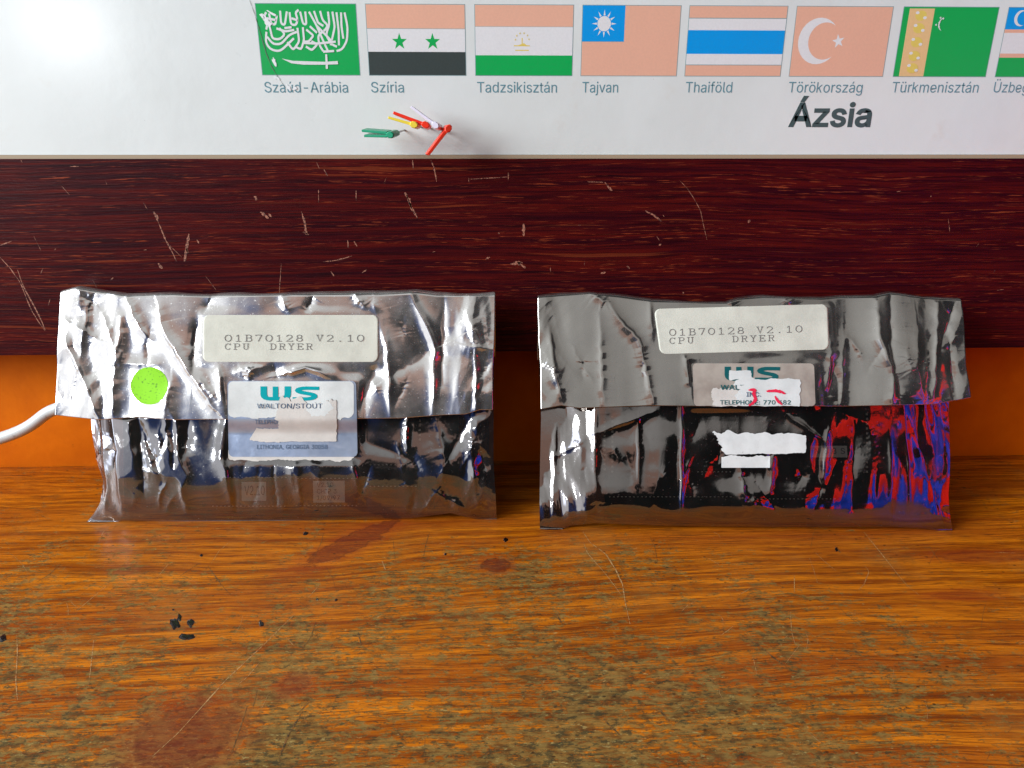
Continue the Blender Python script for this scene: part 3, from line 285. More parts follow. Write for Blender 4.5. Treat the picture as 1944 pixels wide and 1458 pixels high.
 'ú': (410, "178 429 226 529 294 529 228 429 182 -5 146 -1 115 11 89 31 69 59 57 95 53 139 53 379 114 379 114 144 119 105 137 75 164 56 200 50 226 53 249 62 268 77 283 97 293 122 296 153 296 379 357 379 357 0 298 0 298 92 307 92 286 47 257 17 222 0", "10 12 11 10 13 12 23 25 24 23 26 25 22 26 23 10 14 13 9 14 10 21 29 22 29 26 22 9 15 14 20 28 21 28 29 21 8 15 9 20 30 28 30 27 28 30 26 29 19 30 20 8 16 15 18 30 19 7 16 8 7 17 16 17 30 18 7 30 17 7 31 30 27 26 30 6 31 7 6 32 31 5 32 6 5 4 32 0 2 1 0 3 2"),
 'ü': (410, "133 443 118 446 104 455 96 468 93 483 96 499 104 512 118 520 133 523 149 520 162 512 170 499 173 483 170 468 162 455 149 446 182 -5 146 -1 115 11 89 31 69 59 57 95 53 139 53 379 114 379 114 144 119 105 137 75 164 56 200 50 226 53 249 62 268 77 283 97 293 122 296 153 296 379 357 379 357 0 298 0 298 92 307 92 286 47 257 17 222 0 277 443 261 446 248 455 239 468 236 483 239 499 248 512 261 520 277 523 292 520 305 512 314 499 317 483 314 468 305 455 292 446", "22 24 23 22 25 24 35 37 36 35 38 37 34 38 35 22 26 25 21 26 22 33 41 34 41 38 34 21 27 26 32 40 33 40 41 33 20 27 21 32 42 40 42 39 40 42 38 41 31 42 32 20 28 27 30 42 31 19 28 20 19 29 28 29 42 30 19 42 29 19 43 42 39 38 42 18 43 19 18 44 43 17 44 18 17 16 44 52 54 53 51 54 52 51 55 54 50 55 51 50 56 55 50 57 56 49 57 50 48 57 49 48 58 57 47 58 48 47 59 58 46 59 47 46 60 59 45 60 46 7 9 8 6 9 7 6 10 9 5 10 6 5 11 10 5 12 11 4 12 5 3 12 4 3 13 12 2 13 3 2 14 13 1 14 2 1 15 14 0 15 1"),
}
def text_mesh(s, weight=0.0):
    vs = []; fs = []; x = 0; lens = []
    for c in s:
        if c == ' ': x += 280; continue
        a, v, t = SANS[c]; v = np.array(v.split(), float).reshape(-1, 2); t = np.array(t.split(), int).reshape(-1, 3); o = sum(lens)
        if weight:      # push the outline along its normals to make the letter heavier or lighter
            edges = {}
            for q in t:
                for i, j in ((q[0], q[1]), (q[1], q[2]), (q[2], q[0])): edges[(i, j)] = edges.get((i, j), 0)+1
            nrm = np.zeros_like(v)
            sgn = {}
            for q in t:
                cr = (v[q[1], 0]-v[q[0], 0])*(v[q[2], 1]-v[q[0], 1])-(v[q[1], 1]-v[q[0], 1])*(v[q[2], 0]-v[q[0], 0]); qq = q if cr > 0 else q[::-1]
                for i, j in ((qq[0], qq[1]), (qq[1], qq[2]), (qq[2], qq[0])): sgn[(i, j)] = 1
            for (i, j) in sgn:
                if (j, i) in sgn: continue
                e = v[j]-v[i]; n = np.array([e[1], -e[0]])/(np.hypot(*e)+1e-9); nrm[i] += n; nrm[j] += n
            L = np.hypot(*nrm.T)[:, None]; nn = nrm/np.maximum(L, 1e-6); v = v + nn*np.minimum(2/np.maximum(L, .8), 1.6)*weight*1000
        vs += [((p[0]+x)/1000, p[1]/1000) for p in v]; fs += [tuple(int(k)+o for k in q) for q in t]; lens.append(len(v)); x += a
    v = np.array(vs); ff = []
    for a, b, c in fs:
        cr = (v[b, 0]-v[a, 0])*(v[c, 1]-v[a, 1]) - (v[b, 1]-v[a, 1])*(v[c, 0]-v[a, 0])
        ff.append((a, b, c) if cr > 0 else (a, c, b))
    return v, ff
def text_unit(s, weight=0.0, x0=None, x1=None):
    """text scaled to u in 0..1 over its width, v=0 baseline and v=1 cap height"""
    v, f = text_mesh(s, weight); cap = text_mesh('H', weight)[0][:, 1].max()
    a, b = v[:, 0].min(), v[:, 0].max()
    return np.stack([(v[:, 0]-a)/(b-a), v[:, 1]/cap], -1), f

# a typewriter face with slab serifs, as pen strokes (x 0..5, y 0..6)
def _arc(cx, cy, rx, ry, a0, a1, n=10):
    return [(cx+rx*math.cos(math.radians(a0+(a1-a0)*i/n)), cy+ry*math.sin(math.radians(a0+(a1-a0)*i/n))) for i in range(n+1)]
GLY = {
 '0': [_arc(2.5, 3, 2.3, 3, 0, 360, 20)], 'O': [_arc(2.5, 3, 2.3, 3, 0, 360, 20)],
 '1': [[(1, 4.9), (2.5, 6), (2.5, 0)], [(.8, 0), (4.2, 0)]],
 '2': [_arc(2.5, 4.3, 2, 1.7, 170, -20, 10) + [(.4, 0), (4.7, 0), (4.7, .7)]],
 '7': [[(.4, 5.2), (.4, 6), (4.6, 6), (2.2, 0)]],
 '8': [_arc(2.5, 4.5, 1.7, 1.5, 0, 360, 16), _arc(2.5, 1.5, 2.1, 1.5, 0, 360, 16)],
 'B': [[(0, 6), (3, 6)] + _arc(3, 4.6, 1.4, 1.4, 90, -90, 6) + [(1, 3.2)], [(3, 3.2)] + _arc(3.1, 1.6, 1.7, 1.6, 90, -90, 6) + [(0, 0)], [(1, 0), (1, 6)]],
 'V': [[(0, 6), (1.6, 6)], [(3.4, 6), (5, 6)], [(.7, 6), (2.5, 0), (4.3, 6)]],
 '.': [[(2.3, 0), (2.7, 0), (2.7, .4), (2.3, .4), (2.3, 0)]],
 'C': [[(4.5, 6), (4.5, 4.4)] + _arc(2.6, 3, 2.2, 3, 50, 320, 16)],
 'P': [[(0, 6), (3.2, 6)] + _arc(3.2, 4.4, 1.5, 1.6, 90, -90, 6) + [(1, 2.8)], [(1, 0), (1, 6)], [(0, 0), (2.3, 0)]],
 'U': [[(0, 6), (1.8, 6)], [(3.2, 6), (5, 6)], [(.9, 6), (.9, 1.6)] + _arc(2.5, 1.6, 1.6, 1.6, 180, 360, 8) + [(4.1, 6)]],
 'D': [[(0, 6), (2.4, 6)] + _arc(2.4, 3, 2.3, 3, 90, -90, 10) + [(0, 0)], [(1, 0), (1, 6)]],
 'R': [[(0, 6), (3.2, 6)] + _arc(3.2, 4.6, 1.3, 1.4, 90, -90, 6) + [(1, 3.2)], [(1, 0), (1, 6)], [(0, 0), (2, 0)], [(2.8, 3.2), (4.2, 0), (5, 0)]],
 'Y': [[(0, 6), (1.6, 6)], [(3.4, 6), (5, 6)], [(.7, 6), (2.5, 3), (4.3, 6)], [(2.5, 3), (2.5, 0)], [(1.5, 0), (3.5, 0)]],
 'E': [[(4.6, 4.8), (4.6, 6), (0, 6)], [(1, 6), (1, 0)], [(0, 0), (4.7, 0), (4.7, 1.3)], [(1, 3.1), (3.2, 3.1)], [(3.2, 3.8), (3.2, 2.4)]],
}
def stroke_poly(line, w):
    """one mitred ribbon along the line, its quads share their joints"""
    p = np.array(line, float)
    keep = [0]+[i for i in range(1, len(p)) if np.hypot(*(p[i]-p[i-1])) > 1e-6]; p = p[keep]
    closed = len(p) > 3 and np.hypot(*(p[0]-p[-1])) < 1e-6
    d = np.diff(p, axis=0); d /= np.hypot(*d.T)[:, None]; nn = np.stack([-d[:, 1], d[:, 0]], -1)
    a = np.vstack([nn[-1:] if closed else nn[:1], nn]); b = np.vstack([nn, nn[:1] if closed else nn[-1:]])
    m = a+b; L = np.hypot(*m.T)[:, None]; m = np.where(L < .5, b, m/np.maximum(L, 1e-9)); k = 1/np.maximum((m*b).sum(1), .55)
    m = m*k[:, None]*w/2
    if not closed: p[0] -= d[0]*w*.4; p[-1] += d[-1]*w*.4
    n = len(p); v = [tuple(q) for q in p+m]+[tuple(q) for q in p-m]
    return v, [(n+i, n+i+1, i+1, i) for i in range(n-1)]
def typed(s, adv=7.4, w=.42):
    """strokes of a typed line; u counts characters, v=0..1 cap height, third number is the layer of the pen stroke"""
    V_ = []; F_ = []
    for i, c in enumerate(s):
        for k, ln in enumerate(GLY.get(c, [])):
            v, f = stroke_poly(ln, w); o = len(V_)
            V_ += [((x + i*adv)/adv, y/6, k) for x, y in v]; F_ += [tuple(k_+o for k_ in q) for q in f]
    return np.array(V_), F_

# ------------------------------------------------------------------ materials
def _wood(g):
    x, y, z = g.sep(g.coord('Object'))
    warp = g.noise(g.vec(x*6., y*14., 0.), 1., 3, .5)
    warp2 = g.noise(g.vec(x*2.2, y*5., 3.), 1., 2, .5)
    yy = y + (warp-.5)*.018 + (warp2-.5)*.03 + x*-.03
    fine = g.noise(g.vec(x*42., yy*1500., 0.), 1., 3, .7)
    fine2 = g.noise(g.vec(x*48., yy*700., 2.), 1., 4, .7)
    bands = g.noise(g.vec(x*8., yy*210., 5.), 1., 4, .65)
    broad = g.noise(g.vec(x*1.6, yy*34., 9.), 1., 3, .55)
    c = g.mix(g.ss(bands, .32, .66), (.25, .047, .001), (.76, .225, .006))
    c = g.mix(g.ss(broad, .42, .70)*.8, c, (.40, .085, .007))
    c = g.mix(g.ss(fine, .48, .62)*.75, c, (.15, .028, .003))
    c = g.mix(g.ss(fine2, .53, .66)*.70, c, (.13, .030, .005))
    c = g.mix(g.ss(fine2, .40, .26)*.50, c, (.84, .36, .02))
    blot = g.noise(g.vec(x*28., y*70., 31.), 1., 5, .7)
    c = g.mix(g.ss(blot, .54, .68)*.45, c, (.13, .045, .008))
    # varnish worn off to olive dirt, mostly toward the front edge
    p0 = g.noise(g.vec(x*20., y*26., 11.), 1., 4, .6)
    p1 = g.noise(g.vec(x*120., y*300., 1.), 1., 5, .75)
    p2 = g.noise(g.vec(x*420., y*1100., 7.), 1., 4, .7)
    p3 = g.noise(g.vec(x*6., y*8., 2.), 1., 3, .5)
    col_ = g.noise(g.vec(x*60., y*9., 6.), 1., 4, .65)          # rubbed across the grain
    area_ = g.ss(y, .34, .17)*.128 + .006 + (p3-.5)*.24 + (p0-.5)*.26 + (col_-.5)*.20 - g.ss(x, -.02, .20)*.055
    f = p1*.62 + p2*.38 + area_
    wear = g.ss(f, .553, .625)
    tone = g.noise(g.vec(x*150., y*330., 4.), 1., 4, .7)
    dirt = g.mix(g.ss(tone, .36, .62), (.055, .047, .018), (.25, .195, .058))
    c = g.mix(wear*.74, c, dirt)
    f2 = g.noise(g.vec(x*210., y*480., 14.), 1., 4, .75) + area_*.8
    c = g.mix(g.ss(f2, .64, .70)*.75, c, (.045, .045, .022))
    f3 = g.noise(g.vec(x*260., y*640., 24.), 1., 4, .75) + area_*.5
    c = g.mix(g.ss(f3, .66, .72)*.6, c, (.48, .38, .14))
    # knots
    for kx, ky, rx, ry, rot, dk in KNOTS:
        ca, sa = math.cos(rot), math.sin(rot)
        dx = x-kx; dy = y-ky
        u = (dx*ca+dy*sa)/rx; v = (dy*ca-dx*sa)/ry
        wob = g.noise(g.vec(x*130., y*190., kx*40.), 1., 5, .7)
        r = g.m('SQRT', u*u+v*v) + (wob-.5)*1.3
        gr = g.ss(fine2, .30, .62)*.6 + g.ss(p2, .3, .6)*.4
        c = g.mix(g.ss(r, 1.9, .8)*.45, c, (.36, .05, .008))
        c = g.mix(g.ss(r, 1.15, .65)*dk*(.15 + gr*.75), c, (.11, .018, .010))
        c = g.mix(g.ss(g.m('ABSOLUTE', r-.9), .13, .02)*dk*.5, c, (.05, .012, .008))
    # rubbed haze
    hz = g.noise(g.vec(x*22.+y*8., y*18.-x*6., 3.), 1., 5, .65)
    c = g.mix(g.ss(hz, .52, .70)*.22, c, (.46, .22, .05))
    # small pits and specks
    vo = g.n.new('ShaderNodeTexVoronoi'); vo.feature = 'F1'; g.put(vo.inputs['Vector'], g.vec(x*1., y*1.6, 0.)); vo.inputs['Scale'].default_value = 150.
    sp = g.ss(V(g, vo.outputs['Distance']), .14, .07) * g.ss(p0, .46, .60)
    c = g.mix(sp*.8, c, (.03, .012, .005))
    rough = .42 + wear*.25 - g.ss(p0, .5, .65)*.12 + (fine-.5)*.15
    b = g.bump(fine*.25 + fine2*.4 + p2*.5 - wear*.3, .55, .0005)
    return c, rough, b
def tp(px, py): p = on_table(px, py); return float(p[0]), float(p[1])
KNOTS = []
for px, py, rpx, rpy, rot, dk in [(350, 1397, 92, 58, .0, .6), (668, 1030, 78, 17, .80, .8), (940, 1073, 30, 13, 0, .9), (1880, 1056, 95, 10, 0, .45), (560, 1300, 30, 18, .2, .35), (1830, 1130, 60, 8, 0, .3)]:
    x, y = tp(px, py); x2, _ = tp(px+rpx, py); _, y2 = tp(px, py-rpy)
    if abs(rot) > .1 and rpx > 60: KNOTS.append((x, y, .027, .0075, rot, dk))
    else: KNOTS.append((x, y, x2-x, y2-y, rot, dk))
M_wood = principled('pine_varnish', None, build=_wood, spec=.16, coat=.0, coat_rough=.25)

def _board(g):
    x, y, z = g.sep(g.coord('Object'))
    w = g.noise(g.vec(x*7., z*22., 0.), 1., 3, .5)
    w2 = g.noise(g.vec(x*2.5, z*9., 4.), 1., 2, .5)
    zz = z + (w-.5)*.009 + (w2-.5)*.010
    fine = g.noise(g.vec(x*28., zz*1100., 0.), 1., 4, .7)
    band = g.noise(g.vec(x*9., zz*420., 3.), 1., 4, .65)
    thin = g.noise(g.vec(x*60., zz*1500., 8.), 1., 3, .65)
    c = g.mix(g.ss(band, .35, .65), (.030, .0022, .0055), (.088, .0055, .0045))
    c = g.mix(g.ss(fine, .48, .62)*.7, c, (.010, .001, .003))
    streak = g.ss(thin, .575, .66) * g.ss(g.noise(g.vec(x*5., zz*160., 6.), 1., 3), .40, .60)
    c = g.mix(streak*.68, c, (.36, .065, .022))
    long_ = g.ss(g.noise(g.vec(x*7., zz*420., 18.), 1., 2, .5), .66, .72)
    c = g.mix(long_*.3, c, (.34, .07, .02))
    s2 = g.ss(fine, .34, .24)
    c = g.mix(s2*.35, c, (.25, .06, .035))
    return c, .34 + (fine-.5)*.2, g.bump(fine*.6+thin*.6, .55, .0004)
M_board = principled('dark_wood_foil', None, build=_board, spec=.12)
M_edge = principled('tan_edge', (.40, .30, .20), .5)
M_scr_b = principled('bare_scratch', None, build=lambda g: (g.mix(g.ss(g.noise(g.coord(), 1100, 3, .7), .38, .56), (.035, .005, .006), (.40, .16, .10)), .7, None))
# scratches
M_scr_w = principled('pale_scratch', None, build=lambda g: (g.mix(g.ss(g.noise(g.coord(), 900, 3, .7), .36, .60), (.30, .09, .01), (.56, .36, .15)), .6, None))
M_scr_g = principled('dark_scratch', None, build=lambda g: (g.mix(g.ss(g.noise(g.coord(), 800, 3, .7), .38, .60), (.04, .03, .012), (.26, .11, .02)), .6, None))
M_blob = principled('black_tar', (.006, .004, .004), .25)

def _wall(g):
    x, y, z = g.sep(g.coord('Object'))
    n = g.noise(g.coord(), 30., 5, .6); n2 = g.noise(g.coord(), 260., 4, .6)
    c = g.mix(g.ss(n, .35, .7), (.64, .135, .0012), (.74, .17, .0015))
    c = g.mix(g.ss(n2, .70, .78)*.6, c, (.20, .05, .01))
    return c, .55, g.bump(n+n2*.3, .35, .001)
M_wall = principled('orange_paint', None, build=_wall, spec=.12)

def _poster(g):
    x, y, z = g.sep(g.coord('Object'))
    n = g.noise(g.coord(), 12., 4, .6); n2 = g.noise(g.coord(), 420., 3, .6); n3 = g.noise(g.coord(), 40., 5, .6)
    c = g.mix(g.ss(n, .4, .7), (.78, .82, .815), (.735, .77, .76))
    c = g.mix(g.ss(n3, .60, .75)*.22, c, (.62, .52, .42))
    c = g.mix(g.ss(n2, .74, .80)*.5, c, (.30, .26, .24))
    return c, .30 + (n3-.5)*.15, g.bump(n3*1.2+n2*.05, .10, .002)
M_poster = principled('laminated_white', None, build=_poster, spec=.45, coat=.8, coat_rough=.20)
def ink(name, c, r=.3):
    def b(g):
        n = g.noise(g.coord(), 900., 2, .6); n3 = g.noise(g.coord(), 40., 5, .6)
        return g.mix(g.ss(n, .3, .7)*.22, c, tuple(min(1, k*.75+.04) for k in c)), r, g.bump(n3, .1, .002)
    return principled(name, None, build=b, spec=.45, coat=.5, coat_rough=.28)
I_pink = ink('ink_pink', (.84, .46, .33)); I_green = ink('ink_green', (.004, .42, .09)); I_white = ink('ink_white', (.80, .80, .82))
I_black = ink('ink_black', (.045, .06, .058)); I_blue = ink('ink_blue', (.0, .33, .84)); I_tan = ink('ink_tan', (.84, .56, .27))
I_yellow = ink('ink_yellow', (.80, .62, .14)); I_cap = ink('ink_caption', (.13, .29, .35)); I_head = ink('ink_heading', (.055, .105, .105))
I_line = ink('ink_outline', (.22, .36, .38)); I_lteal = ink('ink_pale', (.62, .72, .80))

def film(name, tint, transp, rough=.10, dirt=.10):
    m, g = blank(name)
    gl = g.n.new('ShaderNodeBsdfPrincipled'); tr = g.n.new('ShaderNodeBsdfTransparent'); mx = g.n.new('ShaderNodeMixShader'); o = g.n.new('ShaderNodeOutputMaterial')
    co = g.coord()
    n = g.noise(co, 55., 5, .65); n2 = g.noise(co, 900., 3, .6); n3 = g.noise(co, 160., 4, .6)
    x, y, z = g.sep(co)
    g.put(gl.inputs['Base Color'], g.mix(g.ss(n, .3, .75), tint, tuple(k*.80 for k in tint)))
    gl.inputs['Metallic'].default_value = 1.0
    g.put(gl.inputs['Roughness'], rough + g.ss(n, .45, .75)*.10 + g.ss(n2, .62, .74)*.25)
    g.put(gl.inputs['Normal'], g.bump(n3*1.0 + n2*.05, .045, .0006))
    di = g.n.new('ShaderNodeBsdfDiffuse'); g.put(di.inputs[0], (.50, .48, .46, 1)); m1 = g.n.new('ShaderNodeMixShader')
    g.put(m1.inputs[0], dirt * (.4 + g.ss(n, .3, .8)*1.2)); g.l.new(gl.outputs[0], m1.inputs[1]); g.l.new(di.outputs[0], m1.inputs[2])
    tr.inputs[0].default_value = (.80, .76, .70, 1)
    g.put(mx.inputs[0], transp); g.l.new(m1.outputs[0], mx.inputs[1]); g.l.new(tr.outputs[0], mx.inputs[2])
    g.l.new(mx.outputs[0], o.inputs[0])
    return m
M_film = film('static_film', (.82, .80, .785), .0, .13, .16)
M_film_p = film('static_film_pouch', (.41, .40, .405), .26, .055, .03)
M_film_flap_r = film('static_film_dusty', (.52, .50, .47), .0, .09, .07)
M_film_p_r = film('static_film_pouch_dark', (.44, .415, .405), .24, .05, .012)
def _paper(base):
    def b(g):
        n = g.noise(g.coord(), 80., 4, .6); n2 = g.noise(g.coord(), 1400., 3, .7); n4 = g.noise(g.coord(), 500., 2, .5)
        c = g.mix(g.ss(n, .35, .7), base, tuple(k*.86 for k in base))
        c = g.mix(g.ss(n2, .60, .72)*.35, c, tuple(k*.55 for k in base))
        c = g.mix(g.ss(n4, .76, .80)*.7, c, (.12, .10, .09))
        return c, .62, g.bump(n2+n, .25, .0003)
    return b
M_paper = principled('label_paper', None, build=_paper((.66, .655, .57)), spec=.3)
M_torn = principled('torn_paper', None, build=_paper((.66, .62, .58)), spec=.2)
M_torn_glare = principled('torn_paper_and_glare_white', None, build=_paper((.72, .74, .73)), spec=.2)  # white of torn paper, also of the glare sheet on the left sticker
M_gloss = principled('glossy_sticker', None, build=lambda g: (g.mix(g.ss(g.noise(g.coord(), 70., 4), .4, .7), (.52, .62, .80), (.36, .44, .60)), .22, g.bump(g.noise(g.coord(), 120., 3), .2, .0006)), spec=.6, metal=.55)
M_gloss_r = principled('dull_sticker', None, build=lambda g: (g.mix(g.ss(g.noise(g.coord(), 70., 4), .4, .7), (.52, .46, .40), (.36, .30, .26)), .35, g.bump(g.noise(g.coord(), 160., 3), .2, .0006)), spec=.5, metal=.25)
M_type = principled('typed_ink', (.16, .15, .15), .7)
M_teal = principled('teal_print', (.0, .42, .46), .2, metal=.2)
M_teald = principled('dark_teal_print', (.0, .10, .11), .3)
M_navy = principled('navy_print', (.07, .12, .20), .4)
M_red = principled('red_marker', (.80, .02, .07), .45)
M_lime = principled('lime_paper', None, build=lambda g: (g.mix(g.ss(g.noise(g.coord(), 900., 3), .58, .68)*.8, (.27, .72, .006), (.08, .26, .01)), .6, None), spec=.3)
M_pcb = principled('circuit_lacquer', None, build=lambda g: (g.mix(g.ss(g.noise(g.coord(), 90., 3), .4, .65), (.010, .028, .014), (.05, .022, .008)), .4, None))
M_solder = principled('solder', (.95, .92, .85), .35, metal=.3)
M_chip = principled('chip_epoxy', (.02, .02, .02), .5)
M_chiplab = principled('chip_label_paper', (.95, .95, .97), .6)
M_cable = principled('white_pvc', None, build=lambda g: (g.mix(g.ss(g.noise(g.coord(), 260., 3), .62, .7)*.5, (.64, .67, .68), (.35, .33, .30)), .35, None))
M_steel = principled('pin_steel', (.45, .43, .42), .3, metal=1.)

# ------------------------------------------------------------------ table
def strip_poly(pts, w, jit=.0, taper=True):
    """ribbon polygon rows along 2D pts; returns verts2d, faces"""
    p = resample(pts, max(4, int(len(pts)*4))); n = len(p)
    t = np.gradient(p, axis=0); t /= np.linalg.norm(t, axis=1)[:, None]+1e-12; nn = np.stack([-t[:, 1], t[:, 0]], -1)
    ww = w*np.sin(np.linspace(.12, math.pi-.12, n))**.5 if taper else np.full(n, w)
    ww = ww*(1+jit*(rng.random(n)-.5)*2)
    p = p + nn*(rng.random(n)[:, None]-.5)*jit*w*.5
    v = np.concatenate([p-nn*ww[:, None]/2, p+nn*ww[:, None]/2]); f = [(i, i+1, n+i+1, n+i) for i in range(n-1)]
    return v, f
mb = MB()
TX, TY0 = .75, -.22
mb.box((-TX, TY0, -.028), (TX, Y_WALL-.0005, 0), 0)
def table_mark(pts_px, w_px, mi, jit=.5, z=.00006, solid=False):
    P = on_table([p[0] for p in pts_px], [p[1] for p in pts_px])[:, :2]
    sc = float(np.linalg.norm(on_table(pts_px[0][0]+10, pts_px[0][1])-on_table(pts_px[0][0], pts_px[0][1])))/10
    v, f = strip_poly(P, w_px*sc*.72, jit)
    mb.add([(a, b, z) for a, b in v], f, mi)
marks = [
 ([(560,1165),(500,1225),(430,1290),(385,1340),(340,1390),(285,1440)], 2.2, 2), ([(495,1255),(470,1285),(452,1300)], 1.6, 2),
 ([(605,1112),(585,1135)], 1.5, 2), ([(32,1205),(33,1240),(30,1290),(33,1330)], 2.0, 2), ([(168,1305),(172,1270),(178,1215)], 1.5, 2),
 ([(205,1110),(175,1135),(145,1160)], 1.3, 2), ([(300,1095),(320,1070)], 1.3, 2),
 ([(1107,1010),(1120,1030),(1150,1052),(1168,1080),(1182,1110),(1188,1150),(1196,1185)], 2.6, 2),
 ([(1108,1030),(1115,1050),(1150,1090),(1180,1130)], 1.8, 2), ([(1640,1010),(1680,1060),(1720,1110),(1745,1130)], 1.6, 2),
 ([(1508,1092),(1508,1125)], 1.5, 2), ([(1640,1072),(1650,1085),(1640,1110),(1630,1120)], 1.3, 2),
 ([(1500,1160),(1503,1200),(1510,1225)], 1.2, 2), ([(1345,1060),(1365,1072)], 1.3, 2), ([(1430,1250),(1437,1280)], 1.2, 2),
 ([(380,1068),(340,1095)], 2.2, 3), ([(395,1075),(420,1110),(438,1130)], 2.0, 3), ([(470,1340),(455,1385),(440,1430)], 2.5, 3),
 ([(575,1350),(545,1400),(530,1440)], 4.0, 3), ([(488,1310),(480,1345)], 2.4, 3), ([(560,1360),(590,1330)], 3, 3),
 ([(115,1070),(95,1090),(70,1105)], 1.8, 3), ([(600,1180),(590,1210),(575,1230)], 1.6, 3), ([(680,1200),(686,1225)], 3, 3),
 ([(1055,1165),(1068,1185)], 4, 3), ([(1410,1210),(1440,1225),(1470,1250),(1505,1275)], 4, 3), ([(1145,1365),(1165,1385),(1180,1398)], 4, 3),
 ([(1250,1345),(1270,1370)], 5, 3), ([(1586,1038),(1596,1050)], 3.5, 3), ([(940,1060),(925,1062),(930,1064)], 3, 3),
 ([(1755,1275),(1768,1272)], 4, 3), ([(1535,1235),(1570,1238)], 6, 3), ([(1600,1236),(1640,1238)], 5, 3),
 ([(1445,1315),(1480,1315)], 7, 3), ([(1450,1340),(1480,1341)], 6, 3), ([(1448,1365),(1482,1366)], 7, 3), ([(1450,1290),(1478,1291)], 6, 3),
 ([(235,1034),(256,1034)], 2, 2), ([(55,1066),(80,1070)], 1.4, 3), ([(725,1065),(732,1082)], 3, 2),
]
for p, w, mi in marks: table_mark(p, w, mi)
for _ in range(100):      # fine random scratches and flecks
    x = random.uniform(-60, 2000); y = random.uniform(1000, 1458); L = random.uniform(8, 60); a = random.choice([random.uniform(-.2, .2), random.uniform(-2.4, -.6), random.uniform(-2.4, -.6)])
    table_mark([(x, y), (x+math.cos(a)*L*.5+random.uniform(-4, 4), y+math.sin(a)*L*.5), (x+math.cos(a)*L, y+math.sin(a)*L*.9)], random.uniform(.5, 1.3), random.choice([2, 3, 3]))
def blob(px, py, rx, ry, seed, mi=4, zz=.0001):
    n = 22; a = np.linspace(0, 2*math.pi, n, endpoint=False)
    r = 1 + .35*vnoise(np.cos(a)*1.6+seed, np.sin(a)*1.6, seed)+.15*vnoise(np.cos(a)*4, np.sin(a)*4, seed)
    P = on_table(px+rx*r*np.cos(a), py+ry*r*np.sin(a))[:, :2]; c = P.mean(0)
    mb.add([(c[0], c[1], zz+.00015)]+[(p[0]*.6+c[0]*.4, p[1]*.6+c[1]*.4, zz+.00012) for p in P]+[(p[0], p[1], zz*.2) for p in P],
           [(0, 1+i, 1+(i+1) % n) for i in range(n)]+[(1+i, 1+n+i, 1+n+(i+1) % n, 1+(i+1) % n) for i in range(n)], mi)
for i, b in enumerate([(333,1184,9,10), (341,1172,4,7), (362,1183,7,8), (357,1209,16,7), (496,1185,5,6), (580,1013,5,3), (382,1054,3,2.5), (329,1158,2.5,2), (602,1138,3,2), (638,1139,3,2), (960,1025,4,4), (845,1052,3,2), (1588,1043,3,5), (5,1211,8,7)]):
    blob(*b, seed=i+1)
table = mb.build('wooden_table', [M_wood, M_edge, M_scr_w, M_scr_g, M_blob])
tag(table, 'worn orange varnished pine table top with knots, scratches and grey green dirt', 'table')

# ------------------------------------------------------------------ wall, board, poster
wm = MB(); wm.box((-.9, Y_WALL, -.35), (.9, Y_WALL+.06, .62), 0)
wall = wm.build('wall', M_wall); tag(wall, 'orange painted wall behind the two silver bags', 'wall', kind='structure')

